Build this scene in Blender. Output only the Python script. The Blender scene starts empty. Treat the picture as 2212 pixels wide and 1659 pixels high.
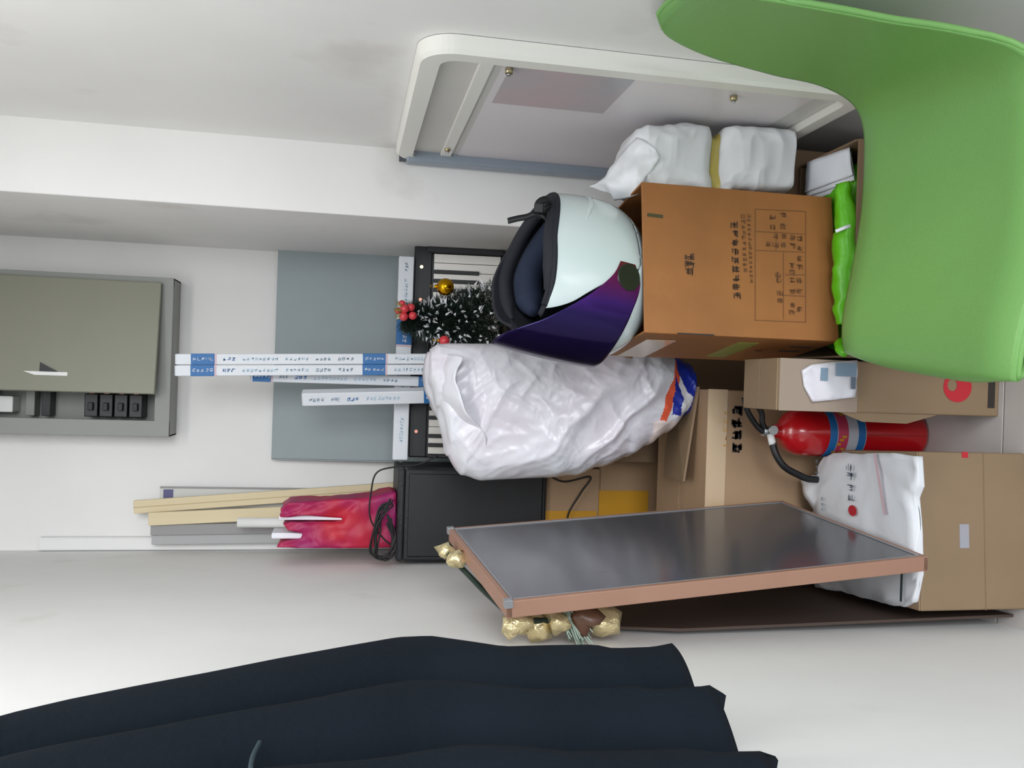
import bpy, bmesh, math, random
from mathutils import Vector, Matrix, Euler, noise
random.seed(7)
SC = bpy.context.scene
COL = SC.collection
PI = math.pi

# ------------------------------------------------------------------ camera (held sideways: up is to the left of the frame)
FPX, CX, CY = 1840.0, 1106.0, 829.5
CAMLOC = Vector((0, 0, 1.5))
_a = Vector((10500 - CX, 1140 - CY, FPX)).normalized()
_s = math.sqrt(1 - _a.z ** 2)
FWD = Vector((0, _s, -_a.z))
_D0 = Vector((0, -_a.z, -_s)); _R0 = Vector((1, 0, 0))
_c, _q = _a.x / _s, _a.y / _s
DWN = _c * _D0 + _q * _R0
RGT = -_q * _D0 + _c * _R0
cam = bpy.data.cameras.new('camera')
cam.sensor_fit = 'HORIZONTAL'; cam.sensor_width = 36.0
cam.lens = FPX / 2212 * 36.0
cam.clip_start = 0.02
co = bpy.data.objects.new('camera', cam); COL.objects.link(co)
M = Matrix((DWN, RGT, -FWD)).transposed().to_4x4()
M.translation = CAMLOC
co.matrix_world = M
SC.camera = co

def at(px, py, Y=None, X=None, Z=None):
    """point of the place seen at a measured position of the photograph, at a given depth / wall / height"""
    r = FWD + DWN * ((px - CX) / FPX) - RGT * ((py - CY) / FPX)
    if Y is not None: t = (Y - CAMLOC.y) / r.y
    elif X is not None: t = (X - CAMLOC.x) / r.x
    else: t = (Z - CAMLOC.z) / r.z
    return CAMLOC + r * t

def rect(x0, x1, y0, y1, Y):
    """frontal rectangle (left, right, bottom, top) measured at depth Y"""
    xm, ym = (x0 + x1) / 2, (y0 + y1) / 2
    return at(xm, y1, Y=Y).x, at(xm, y0, Y=Y).x, at(x1, ym, Y=Y).z, at(x0, ym, Y=Y).z

# ------------------------------------------------------------------ light and exposure
SC.view_settings.view_transform = 'Standard'
SC.view_settings.look = 'None'
SC.view_settings.gamma = 1.0
SC.view_settings.use_curve_mapping = False
SC.view_settings.exposure = 0.6
w = bpy.data.worlds.new('daylight'); SC.world = w; w.use_nodes = True
w.node_tree.nodes['Background'].inputs[0].default_value = (0.86, 0.93, 1.0, 1)
w.node_tree.nodes['Background'].inputs[1].default_value = 0.7
la = bpy.data.lights.new('window_daylight', 'AREA'); la.shape = 'RECTANGLE'
la.size = 3.0; la.size_y = 2.2; la.energy = 170; la.color = (0.94, 0.97, 1.0)
lo = bpy.data.objects.new('window_daylight', la); COL.objects.link(lo)
lo.location = (1.9, -4.0, 2.0)
lo.rotation_euler = (Vector((-0.25, 2.2, 1.35)) - lo.location).to_track_quat('-Z', 'Y').to_euler()

lc_ = bpy.data.lights.new('overhead_fill', 'AREA'); lc_.shape = 'RECTANGLE'  # unseen area light added overhead to brighten the upper walls
lc_.size = 1.2; lc_.size_y = .5; lc_.energy = 10; lc_.color = (1.0, .99, .97)
lco = bpy.data.objects.new('overhead_fill', lc_); COL.objects.link(lco)
lco.location = (.1, .95, 2.8); lco.rotation_euler = (math.radians(18), 0, 0)

# ------------------------------------------------------------------ materials
def lin(c):
    return tuple(((v / 255) / 12.92 if v <= 10 else (((v / 255) + .055) / 1.055) ** 2.4) for v in c) + (1,)
MATS = {}
def mat(name, rgb, rough=.6, metal=0, var=.0, vscale=8, bump=0, bscale=60, coat=0, rgb2=None, stretch=None, spec=.5, trans=0, sss=0, detail=4):
    if name in MATS: return MATS[name]
    m = bpy.data.materials.new(name); m.use_nodes = True
    nt = m.node_tree; b = nt.nodes['Principled BSDF']
    c = lin(rgb)
    b.inputs['Base Color'].default_value = c
    b.inputs['Roughness'].default_value = rough
    b.inputs['Metallic'].default_value = metal
    b.inputs['Coat Weight'].default_value = coat
    b.inputs['Specular IOR Level'].default_value = spec
    if trans: b.inputs['Transmission Weight'].default_value = trans
    if var or rgb2 or bump:
        tc = nt.nodes.new('ShaderNodeTexCoord')
        mp = nt.nodes.new('ShaderNodeMapping'); nt.links.new(tc.outputs['Object'], mp.inputs[0])
        if stretch: mp.inputs['Scale'].default_value = stretch
    if var or rgb2:
        n = nt.nodes.new('ShaderNodeTexNoise'); n.inputs['Scale'].default_value = vscale; n.inputs['Detail'].default_value = detail
        nt.links.new(mp.outputs[0], n.inputs['Vector'])
        r = nt.nodes.new('ShaderNodeValToRGB')
        r.color_ramp.elements[0].position = .34; r.color_ramp.elements[1].position = .66
        c2 = lin(rgb2) if rgb2 else tuple(v * (1 - var) for v in c[:3]) + (1,)
        r.color_ramp.elements[0].color = c2; r.color_ramp.elements[1].color = c
        nt.links.new(n.outputs['Fac'], r.inputs[0]); nt.links.new(r.outputs[0], b.inputs['Base Color'])
    if bump:
        n2 = nt.nodes.new('ShaderNodeTexNoise'); n2.inputs['Scale'].default_value = bscale; n2.inputs['Detail'].default_value = 3
        nt.links.new(mp.outputs[0], n2.inputs['Vector'])
        bp = nt.nodes.new('ShaderNodeBump'); bp.inputs['Strength'].default_value = bump; bp.inputs['Distance'].default_value = .01
        nt.links.new(n2.outputs['Fac'], bp.inputs['Height']); nt.links.new(bp.outputs[0], b.inputs['Normal'])
    MATS[name] = m
    return m

M_WALL = mat('white_plaster', (238, 237, 235), .75, var=.05, vscale=2.5, bump=.06, bscale=25)
def smudge(m):
    nt = m.node_tree; b = nt.nodes['Principled BSDF']; src = b.inputs['Base Color'].links[0].from_socket
    tc = nt.nodes.new('ShaderNodeTexCoord'); n = nt.nodes.new('ShaderNodeTexNoise'); n.inputs['Scale'].default_value = 3.1; n.inputs['Detail'].default_value = 6
    nt.links.new(tc.outputs['Object'], n.inputs['Vector'])
    r = nt.nodes.new('ShaderNodeValToRGB'); r.color_ramp.elements[0].position = .62; r.color_ramp.elements[1].position = .74
    r.color_ramp.elements[1].color = (.35, .35, .35, 1)
    nt.links.new(n.outputs['Fac'], r.inputs[0])
    mx = nt.nodes.new('ShaderNodeMix'); mx.data_type = 'RGBA'; mx.inputs[7].default_value = lin((196, 190, 180))
    nt.links.new(r.outputs[0], mx.inputs[0]); nt.links.new(src, mx.inputs[6]); nt.links.new(mx.outputs[2], b.inputs['Base Color'])
smudge(M_WALL)
M_TRUNK = mat('white_pvc', (232, 231, 230), .45)
M_TILE = mat('pale_floor_tile', (196, 190, 187), .25, var=.04, vscale=6)
M_GROUT = mat('grey_grout', (150, 145, 140), .9)
M_PANELGREY = mat('panel_grey_steel', (147, 149, 144), .5, var=.06, vscale=4)
M_DOOR = mat('olive_grey_steel', (138, 138, 122), .45, var=.05, vscale=3)
M_DARK = mat('dark_plastic', (34, 34, 38), .45)
M_BLACK = mat('black_plastic', (22, 23, 26), .5, var=.2, vscale=20)
M_COPPER = mat('copper_bar', (214, 150, 130), .35, metal=.7)
M_WHITE = mat('white_paint', (238, 238, 236), .5)
M_GREYBOARD = mat('blue_grey_sheet', (150, 161, 164), .55, var=.05, vscale=3)
M_EDGE = mat('dark_edge', (70, 75, 80), .6)
M_TUBE = mat('white_tube_box_card', (222, 226, 232), .5, var=.04, vscale=12)
M_BLUE = mat('blue_print', (34, 104, 166), .5)
M_BLUEPALE = mat('pale_blue_print', (176, 202, 220), .5)
M_GREYPRINT = mat('grey_blue_print', (120, 142, 162), .5)
M_KEYW = mat('ivory_key', (226, 222, 214), .3)
M_GOLD = mat('gold_bauble', (214, 160, 22), .12, metal=1)
M_GOLDPALE = mat('pale_gold_foil', (222, 206, 160), .28, metal=.6, bump=.6, bscale=60)
M_RED = mat('red_ornament', (206, 62, 70), .25)
M_ORANGE = mat('orange_red_print', (226, 92, 60), .45)
M_NEEDLE = mat('dark_green_needle', (26, 46, 36), .6, var=.3, vscale=30)
M_SNOW = mat('white_frost_tip', (226, 228, 232), .7)
M_BAG = mat('white_plastic_film', (218, 220, 226), .3, rgb2=(210, 203, 212), vscale=5, bump=.12, bscale=30)
M_BAGPRINT = mat('blue_film_print', (28, 46, 150), .3)
M_HELM = mat('white_helmet_gloss', (208, 220, 220), .16, coat=.6)
M_LINING = mat('black_lining', (24, 27, 36), .8, var=.3, vscale=20)
M_PAD = mat('navy_padding', (24, 36, 60), .85, var=.2, vscale=14)
M_CARTON = mat('orange_brown_carton', (156, 100, 49), .62, var=.22, vscale=5, bump=.08, bscale=30)
M_KRAFT = mat('kraft_carton', (164, 135, 105), .7, var=.06, vscale=6, bump=.08, bscale=30)
M_KRAFT2 = mat('tan_carton', (136, 114, 88), .7, var=.06, vscale=6, bump=.08, bscale=30)
M_KRAFT3 = mat('brown_carton', (126, 102, 78), .7, var=.06, vscale=6, bump=.08, bscale=30)
M_TAPE = mat('yellow_tape', (196, 144, 44), .3)
M_TAPECLEAR = mat('clear_packing_tape', (196, 172, 142), .15)
M_GREENTAPE = mat('olive_tape', (136, 142, 64), .35)
M_INK = mat('black_ink', (44, 38, 34), .7)
M_INKBROWN = mat('faded_brown_ink', (112, 72, 38), .75)
M_WRAP = mat('white_wrapping', (230, 231, 234), .4, var=.04, vscale=6, bump=.1, bscale=30)
M_BAND = mat('yellow_band', (198, 180, 96), .4)
M_FRAMEW = mat('cream_frame_plastic', (234, 233, 226), .4)
M_BACKING = mat('grey_backing_panel', (212, 210, 204), .5, var=.03)
M_RAIL = mat('blue_grey_rail', (142, 152, 164), .4)
M_POSTER = mat('lilac_poster_paper', (238, 231, 234), .35, var=.06, vscale=3)
M_PICT = mat('grey_poster_picture', (170, 170, 178), .35, rgb2=(198, 168, 174), vscale=4)
M_SCREW = mat('brass_screw', (190, 176, 140), .25, metal=.9)
M_GREEN = mat('lime_plastic_film', (96, 190, 16), .35, var=.25, vscale=7, bump=.4, bscale=20)
M_PAPER = mat('printed_paper', (232, 235, 242), .6)
M_CHAIR = mat('apple_green_plastic', (116, 168, 90), .42, var=.05, vscale=3, bump=.05, bscale=200)
M_CHROME = mat('grey_steel', (176, 178, 180), .3, metal=.8)
M_EXT = mat('extinguisher_red', (186, 20, 28), .22, coat=.4)
M_EXTLABEL = mat('grey_label', (186, 186, 196), .4)
M_SLATE = mat('charcoal_board_face', (80, 81, 86), .16, var=.05, vscale=3)
M_FRAMETAN = mat('pink_tan_wood_edge', (156, 118, 99), .5, var=.07, vscale=6, stretch=(1, 1, .2))
M_SILVER = mat('silver_trim', (150, 152, 156), .35, metal=.5)
M_CASE = mat('black_case', (30, 32, 36), .55, var=.15, vscale=30, bump=.15, bscale=120)
M_MAGENTA = mat('magenta_red_cloth', (150, 24, 96), .55, rgb2=(184, 28, 52), vscale=7, detail=1)
M_BEIGE = mat('beige_wood_strip', (222, 206, 170), .6, var=.05, stretch=(4, 4, .4))
M_GREYSTRIP = mat('grey_strip', (150, 148, 148), .5)
M_NAVY = mat('navy_cloth', (16, 24, 33), .9, var=.12, vscale=9, bump=.15, bscale=90, spec=.2)
M_CABLE = mat('black_cable', (16, 16, 18), .5)
M_SHEET = mat('white_packing_film', (222, 225, 230), .35, bump=.25, bscale=10)
M_REDINK = mat('red_ink', (182, 34, 46), .5)
M_PINKINK = mat('pink_ink', (206, 178, 186), .5)
M_LILACTAG = mat('grey_lilac_sticker', (152, 152, 160), .5)

def visor_material():
    m = bpy.data.materials.new('dark_purple_visor'); m.use_nodes = True
    nt = m.node_tree; b = nt.nodes['Principled BSDF']; out = nt.nodes['Material Output']
    tc = nt.nodes.new('ShaderNodeTexCoord'); sp = nt.nodes.new('ShaderNodeSeparateXYZ'); nt.links.new(tc.outputs['Object'], sp.inputs[0])
    n = nt.nodes.new('ShaderNodeTexNoise'); n.inputs['Scale'].default_value = 3
    nt.links.new(tc.outputs['Object'], n.inputs['Vector'])
    mr = nt.nodes.new('ShaderNodeMapRange'); mr.inputs['From Min'].default_value = .02; mr.inputs['From Max'].default_value = .23
    nt.links.new(sp.outputs['X'], mr.inputs['Value'])
    r = nt.nodes.new('ShaderNodeValToRGB'); e = r.color_ramp.elements
    e[0].position = 0; e[0].color = lin((150, 76, 44)); e[1].position = 1; e[1].color = lin((26, 16, 44))
    for p, c in ((.22, (150, 44, 110)), (.48, (88, 40, 150)), (.62, (44, 30, 96))):
        x = e.new(p); x.color = lin(c)
    nt.links.new(mr.outputs[0], r.inputs[0])
    nt.links.new(r.outputs[0], b.inputs['Base Color'])
    b.inputs['Metallic'].default_value = .55; b.inputs['Roughness'].default_value = .12
    tr = nt.nodes.new('ShaderNodeBsdfTransparent'); tr.inputs[0].default_value = (.30, .22, .26, 1)
    mx = nt.nodes.new('ShaderNodeMixShader'); mx.inputs[0].default_value = .72
    nt.links.new(tr.outputs[0], mx.inputs[1]); nt.links.new(b.outputs[0], mx.inputs[2]); nt.links.new(mx.outputs[0], out.inputs[0])
    return m
M_VISOR = visor_material()

# ------------------------------------------------------------------ mesh helpers
def link(name, me, m=None, parent=None, smooth=False):
    o = bpy.data.objects.new(name, me); COL.objects.link(o)
    if m: me.materials.append(m)
    if parent: o.parent = parent
    if smooth:
        for p in me.polygons: p.use_smooth = True
    return o
def bmobj(name, bm, m=None, parent=None, smooth=False, recalc=True):
    if recalc: bmesh.ops.recalc_face_normals(bm, faces=bm.faces)
    me = bpy.data.meshes.new(name); bm.to_mesh(me); bm.free()
    return link(name, me, m, parent, smooth)
def thing(name, label, cat, loc=(0, 0, 0), rot=(0, 0, 0), group=None):
    o = bpy.data.objects.new(name, None); COL.objects.link(o); o.empty_display_size = .05
    o.location = loc; o.rotation_euler = rot
    return tag(o, label, cat, group)
def tag(o, label, cat, group=None):
    o['label'] = label; o['category'] = cat
    if group: o['group'] = group
    return o
def struct(o, label=None):
    o['kind'] = 'structure'
    if label: o['label'] = label
    return o
def abox(bm, x0, x1, y0, y1, z0, z1, bev=0, seg=2, mtx=None):
    r = bmesh.ops.create_cube(bm, size=1)
    vs = r['verts']
    bmesh.ops.scale(bm, vec=(x1 - x0, y1 - y0, z1 - z0), verts=vs)
    bmesh.ops.translate(bm, vec=((x0 + x1) / 2, (y0 + y1) / 2, (z0 + z1) / 2), verts=vs)
    if mtx is not None: bmesh.ops.transform(bm, matrix=mtx, verts=vs)
    if bev:
        es = list({e for v in vs for e in v.link_edges})
        bmesh.ops.bevel(bm, geom=es, offset=bev, segments=seg, affect='EDGES', profile=.5)
def boxo(name, b, m, parent=None, bev=.003, mtx=None, smooth=False):
    bm = bmesh.new(); abox(bm, *b, bev=bev, mtx=mtx)
    return bmobj(name, bm, m, parent, smooth)
def cyl(bm, p0, p1, r0, r1=None, seg=20, caps=True):
    p0, p1 = Vector(p0), Vector(p1); r1 = r0 if r1 is None else r1
    d = p1 - p0; L = d.length
    mt = Matrix.Translation((p0 + p1) / 2) @ d.to_track_quat('Z', 'Y').to_matrix().to_4x4()
    bmesh.ops.create_cone(bm, cap_ends=caps, segments=seg, radius1=r0, radius2=r1, depth=L, matrix=mt)
def cylo(name, p0, p1, r0, m, parent=None, r1=None, seg=20, smooth=True):
    bm = bmesh.new(); cyl(bm, p0, p1, r0, r1, seg)
    o = bmobj(name, bm, m, parent)
    for p in o.data.polygons: p.use_smooth = len(p.vertices) == 4
    return o
def lathe(name, prof, m, parent=None, seg=32):
    bm = bmesh.new(); rings = []
    for r, z in prof:
        rings.append([bm.verts.new((max(r, 1e-4) * math.cos(2 * PI * k / seg), max(r, 1e-4) * math.sin(2 * PI * k / seg), z)) for k in range(seg)])
    for a, b in zip(rings, rings[1:]):
        for k in range(seg):
            bm.faces.new((a[k], a[(k + 1) % seg], b[(k + 1) % seg], b[k]))
    bm.faces.new(rings[0][::-1]); bm.faces.new(rings[-1])
    return bmobj(name, bm, m, parent, True)
def smoothpath(pts, n=8):
    pts = [Vector(p) for p in pts]; out = []
    P = [pts[0]] + pts + [pts[-1]]
    for i in range(1, len(P) - 2):
        p0, p1, p2, p3 = P[i - 1:i + 3]
        for k in range(n):
            t = k / n
            out.append(.5 * ((2 * p1) + (-p0 + p2) * t + (2 * p0 - 5 * p1 + 4 * p2 - p3) * t * t + (-p0 + 3 * p1 - 3 * p2 + p3) * t ** 3))
    out.append(pts[-1]); return out
def tube(bm, pts, r, seg=8, closed=False):
    n = len(pts); rings = []
    up = Vector((0.13, .31, 1)).normalized()
    for i, p in enumerate(pts):
        if closed: d = (pts[(i + 1) % n] - pts[i - 1]).normalized()
        else: d = (pts[min(i + 1, n - 1)] - pts[max(i - 1, 0)]).normalized()
        a = d.cross(up)
        if a.length < 1e-3: a = d.cross(Vector((1, 0, 0)))
        a.normalize(); b = d.cross(a)
        rr = r(i / max(n - 1, 1)) if callable(r) else r
        rings.append([bm.verts.new(p + (a * math.cos(2 * PI * k / seg) + b * math.sin(2 * PI * k / seg)) * rr) for k in range(seg)])
    m_ = n if closed else n - 1
    for i in range(m_):
        A, B = rings[i], rings[(i + 1) % n]
        for k in range(seg): bm.faces.new((A[k], A[(k + 1) % seg], B[(k + 1) % seg], B[k]))
    if not closed: bm.faces.new(rings[0][::-1]); bm.faces.new(rings[-1])
def tubeo(name, pts, r, m, parent=None, seg=8, sm=8, closed=False):
    bm = bmesh.new(); tube(bm, smoothpath(pts, sm) if sm else [Vector(p) for p in pts], r, seg, closed)
    return bmobj(name, bm, m, parent, True)
def plate(name, poly, thick, m, parent=None, mtx=None, bev=0):
    """polygon in local x,z pushed out along y (front at y=0, back at y=thick)"""
    bm = bmesh.new()
    f = bm.faces.new([bm.verts.new((x, 0, z)) for x, z in poly])
    r = bmesh.ops.extrude_face_region(bm, geom=[f])
    bmesh.ops.translate(bm, vec=(0, thick, 0), verts=[v for v in r['geom'] if isinstance(v, bmesh.types.BMVert)])
    if mtx is not None: bmesh.ops.transform(bm, matrix=mtx, verts=bm.verts)
    if bev: bmesh.ops.bevel(bm, geom=list(bm.edges), offset=bev, segments=2, affect='EDGES', profile=.5)
    return bmobj(name, bm, m, parent)
def rrect(x0, x1, z0, z1, r, n=6):
    out = []
    for cx, cz, a0 in ((x1 - r, z1 - r, 0), (x0 + r, z1 - r, 90), (x0 + r, z0 + r, 180), (x1 - r, z0 + r, 270)):
        for k in range(n + 1):
            a = math.radians(a0 + 90 * k / n); out.append((cx + r * math.cos(a), cz + r * math.sin(a)))
    return out
def quad(bm, x0, x1, z0, z1, y=0):
    bm.faces.new([bm.verts.new(v) for v in ((x0, y, z0), (x1, y, z0), (x1, y, z1), (x0, y, z1))])
def glyphs(name, n, w, h, m, parent, origin, rng, mtx=None, vertical=False, dense=5, gap=.18, slant=0, wt_=.13):
    """a line of n illegible printed characters: little strokes, w x h each, on the plane facing -y"""
    bm = bmesh.new()
    for i in range(n):
        ox, oz = (0, -i * h * (1 + gap)) if vertical else (i * w * (1 + gap), 0)
        t = min(w, h) * wt_
        for k in range(dense):
            if rng.random() < .55:
                z = oz + rng.uniform(.05, .95) * h; a = rng.uniform(0, .3) * w; b = rng.uniform(.65, 1) * w
                quad(bm, ox + a, ox + b, z - t / 2, z + t / 2)
            else:
                x = ox + rng.uniform(.08, .92) * w; a = rng.uniform(0, .35) * h; b = rng.uniform(.6, 1) * h
                quad(bm, x - t / 2, x + t / 2, oz + a, oz + b)
    if slant:
        for v in bm.verts: v.co.x += v.co.z * slant
    mt = Matrix.Translation(origin)
    if mtx is not None: mt = mtx @ mt
    bmesh.ops.transform(bm, matrix=mt, verts=bm.verts)
    return bmobj(name, bm, m, parent, recalc=False)
def fbm(p, s, o=3): return noise.fractal(Vector(p) * s, 1.0, 2.0, o)
def uvgrid(bm, nu, nv, fn, closed_u=False):
    V = [[bm.verts.new(fn(i / (nu if closed_u else nu - 1), j / (nv - 1))) for i in range(nu)] for j in range(nv)]
    for j in range(nv - 1):
        for i in range(nu if closed_u else nu - 1):
            bm.faces.new((V[j][i], V[j][(i + 1) % nu], V[j + 1][(i + 1) % nu], V[j + 1][i]))
    return V
def interp(x, tab):
    if x <= tab[0][0]: return tab[0][1]
    for (a, va), (b, vb) in zip(tab, tab[1:]):
        if x <= b:
            t = (x - a) / (b - a); return va + (vb - va) * t
    return tab[-1][1]
def sinterp(x, tab):
    if x <= tab[0][0]: return tab[0][1]
    for (a, va), (b, vb) in zip(tab, tab[1:]):
        if x <= b:
            t = (x - a) / (b - a); t = t * t * (3 - 2 * t); return va + (vb - va) * t
    return tab[-1][1]

def cinterp(x, tab):
    if x <= tab[0][0]: return tab[0][1]
    if x >= tab[-1][0]: return tab[-1][1]
    for i in range(len(tab) - 1):
        if x <= tab[i + 1][0]:
            s0, v0 = tab[max(i - 1, 0)]; s1, v1 = tab[i]; s2, v2 = tab[i + 1]; s3, v3 = tab[min(i + 2, len(tab) - 1)]
            t = (x - s1) / (s2 - s1); m1 = (v2 - v0) / (s2 - s0) * (s2 - s1); m2 = (v3 - v1) / (s3 - s1) * (s2 - s1)
            return (2 * t ** 3 - 3 * t * t + 1) * v1 + (t ** 3 - 2 * t * t + t) * m1 + (-2 * t ** 3 + 3 * t * t) * v2 + (t ** 3 - t * t) * m2

# ------------------------------------------------------------------ the room
XL, XR, YB, YP, XP, HC = -.638, .656, 3.25, 2.437, .459, 2.85
YN = .75
YF_ = -2.6
def wallx(y): return XL + (YB - y) * .079
struct(boxo('wall_left', (-.12, 0, -(YB - YN) - .1, .12, 0, HC), M_WALL, bev=0, mtx=Matrix.Translation((XL, YB, 0)) @ Matrix.Rotation(math.atan(.079), 4, 'Z')), 'white plastered left wall')
struct(boxo('wall_back', (XL, XP, YB, YB + .12, 0, HC), M_WALL, bev=0), 'white plastered back wall of the recess')
struct(boxo('wall_corner', (XP, XR + .12, YP, YB + .12, 0, HC), M_WALL, bev=.004), 'white plastered corner pier jutting forward')
struct(boxo('wall_right', (XR, XR + .12, YN, YP, 0, HC), M_WALL, bev=0), 'white plastered right wall')
struct(boxo('ceiling', (XL - .12, XR + .12, YN, YB + .12, HC, HC + .1), M_WALL, bev=0), 'white ceiling')
fl = struct(boxo('floor', (-1.6, 1.6, YF_, YB + .12, -.1, -.006), M_GROUT, bev=0), 'pale tiled floor')
ys = [-1.28, -.68, -.08, .52, 1.12, 1.72, 2.32, 2.92, YB]; xs = [-.95, -.35, .25, .85]
for a, b in zip(xs, xs[1:]):
    for c, d in zip(ys, ys[1:]):
        boxo('tile', (a + .002, b - .002, c + .002, d - .002, -.006, 0), M_TILE, fl, bev=.001)
tr = struct(boxo('trim_1', (XL + .004, XL + .05, YB - .034, YB - .001, 0, at(85, 1187, Y=YB - .02).z), M_TRUNK, bev=.003), 'white cable trunking in the wall corner')
boxo('trunking_lid', (XL + .008, XL + .046, YB - .038, YB - .034, 0, at(85, 1187, Y=YB - .02).z - .005), M_TRUNK, tr, bev=.001)

# ------------------------------------------------------------------ electrical panel on the back wall
YF = 3.13
l, r_, zb, _ = rect(0, 372, 590, 940, YF)
rx = at(380, 602, Y=YF).x
zt = 2.72
ep = thing('electrical_panel', 'grey steel electrical panel high on back wall, cover ajar over breakers', 'electrical panel', ((l + rx) / 2, YB, zb))
cxp = (l + rx) / 2; hw = (rx - l) / 2; H = zt - zb; D_ = YB - YF
boxo('back_plate', (-hw + .01, hw - .01, -.012, -.002, .01, H - .01), M_PANELGREY, ep)
for nm, b in (('side_wall', (-hw, -hw + .006, -D_, -.002, 0, H)), ('side_wall', (hw - .006, hw, -D_, -.002, 0, H)), ('bottom_wall', (-hw, hw, -D_, -.002, 0, .006)), ('top_wall', (-hw, hw, -D_, -.002, H - .006, H))):
    boxo(nm, b, M_PANELGREY, ep, bev=.001)
for nm, b in (('frame_rail', (-hw, -hw + .055, -D_ - .012, -D_, 0, H)), ('frame_rail', (hw - .032, hw, -D_ - .012, -D_, 0, H)), ('frame_rail', (-hw, hw, -D_ - .0118, -D_, 0, .05)), ('frame_rail', (-hw, hw, -D_ - .0118, -D_, H - .05, H))):
    boxo(nm, b, M_PANELGREY, ep, bev=.002)
hx = hw - .022
a = math.radians(8)
dm = Matrix.Translation((hx, -D_ - .014, 0)) @ Matrix.Rotation(a, 4, 'Z')
DW = .385
dr = boxo('door', (-DW, 0, -.02, 0, .036, H - .03), M_DOOR, ep, bev=.003, mtx=dm)
# lock plate on the door
plate('label_strip', [(-DW + .052, .30), (-DW + .064, .30), (-DW + .064, .435), (-DW + .052, .40)], .002, M_WHITE, dr, mtx=dm @ Matrix.Translation((0, -.0225, .01)))
plate('lock_catch', [(-DW + .065, .33), (-DW + .094, .385), (-DW + .065, .385)], .006, M_DARK, dr, mtx=dm @ Matrix.Translation((0, -.026, .01)))
for k in range(4):
    z = .098 + k * .048
    br = boxo('breaker', (-hw + .062, -hw + .142, -.095, -.012, z, z + .043), M_DARK, ep, bev=.003)
    boxo('toggle', (-hw + .085, -hw + .112, -.112, -.095, z + .012, z + .028), M_BLACK, br, bev=.002)
    boxo('copper_bar', (-hw + .142, -hw + .178, -.088, -.078, z + .014, z + .03), M_COPPER, br, bev=.001)
for z in (.40, .45):
    boxo('cable_duct', (-hw + .06, -hw + .16, -.07, -.012, z, z + .028), M_PANELGREY if z > .43 else M_DARK, ep, bev=.002)
boxo('terminal_block', (-hw + .07, -hw + .125, -.08, -.012, .515, .575), M_WHITE, ep, bev=.003)

# ------------------------------------------------------------------ grey sheet leaning on the back wall
l, r_, z0, z1 = rect(590, 900, 545, 995, 3.17)
gb = thing('leaning_sheet', 'large blue-grey sheet leaning against back wall behind the tube boxes', 'board', ((l + r_) / 2, 3.155, 0.98), (-math.radians(4), 0, 0))
W = (r_ - l) / 2; z1 -= .98
boxo('panel', (-W, W, 0, .014, 0.02, z1), M_GREYBOARD, gb, bev=.002)
boxo('edge_strip', (W, W + .007, -.002, .016, .02, z1), M_EDGE, gb, bev=.001)
boxo('edge_strip', (-W - .004, -W, -.001, .015, .02, z1), M_GREYBOARD, gb, bev=.001)

# ------------------------------------------------------------------ hidden support: a big plain carton
SUPZ = .97
def carton(name, label, x0, x1, y0, y1, z0, z1, m, rz=0, flaps=True, tape=None, group=None, rx=0, ry=0, bev=.004):
    cx_, cy_ = (x0 + x1) / 2, (y0 + y1) / 2
    t = thing(name, label, 'carton', (cx_, cy_, z0), (rx, ry, rz), group)
    a, b, h = (x1 - x0) / 2, (y1 - y0) / 2, z1 - z0
    boxo('body', (-a, a, -b, b, 0, h - .004), m, t, bev=bev)
    if flaps:
        boxo('flap', (-a + .001, a - .001, -b + .001, -.0012, h - .004, h), m, t, bev=.0012)
        boxo('flap', (-a + .001, a - .001, .0012, b - .001, h - .004, h), m, t, bev=.0012)
    if tape:
        boxo('tape', (-.03, .03, -b - .001, b + .001, h, h + .0012), tape, t, bev=0)
        boxo('tape', (-.03, .03, -b - .0015, -b, h - .09, h + .001), tape, t, bev=0)
    return t, a, b, h
carton('plain_carton', 'big plain carton under the keyboard, mostly hidden behind plastic bag', -.24, .42, 2.62, 3.12, 0, SUPZ, M_KRAFT3, tape=M_TAPECLEAR)

# ------------------------------------------------------------------ keyboard, standing on its long edge
kx1 = at(990, 530, Y=2.9).x; kx0 = -.262
kt = at(888, 780, Y=2.9).z
kb = thing('electronic_keyboard', 'black electronic keyboard with ivory keys standing upright behind frosted tree', 'keyboard', ((kx0 + kx1) / 2, 2.9, SUPZ), (-math.radians(5), 0, 0))
KW = (kx1 - kx0) / 2; KH = kt - SUPZ - .006; kb.location.z += .006
boxo('case', (-KW, KW, 0, .05, 0, KH), M_DARK, kb, bev=.006)
boxo('control_strip', (-KW + .002, KW - .002, -.012, 0, KH - .062, KH - .002), M_BLACK, kb, bev=.004)
boxo('end_cheek', (KW - .03, KW - .001, -.022, 0, .0, KH - .045), M_DARK, kb, bev=.004)
boxo('end_cheek', (-KW + .001, -KW + .012, -.022, 0, .0, KH - .065), M_DARK, kb, bev=.004)
NK = 22; x = -KW + .014; kw = (2 * KW - .046) / NK
wk = None
for k in range(NK):
    o = boxo('white_key', (x + k * kw + .0007, x + (k + 1) * kw - .0007, -.014, -.0005, .012, KH - .068), M_KEYW, kb, bev=.0012)
for k in range(1, NK):
    if k % 7 in (3, 0): continue
    boxo('black_key', (x + k * kw - .0065, x + k * kw + .0065, -.024, -.0142, .085, KH - .068), M_BLACK, kb, bev=.0015)
for k in range(6):
    xx = -KW + .09 + k * (2 * KW - .17) / 5
    cylo('knob', (xx, -.0121, KH - .026), (xx, -.02, KH - .026),   .006, M_SCREW if k % 2 else M_COPPER, kb, seg=12)

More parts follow.
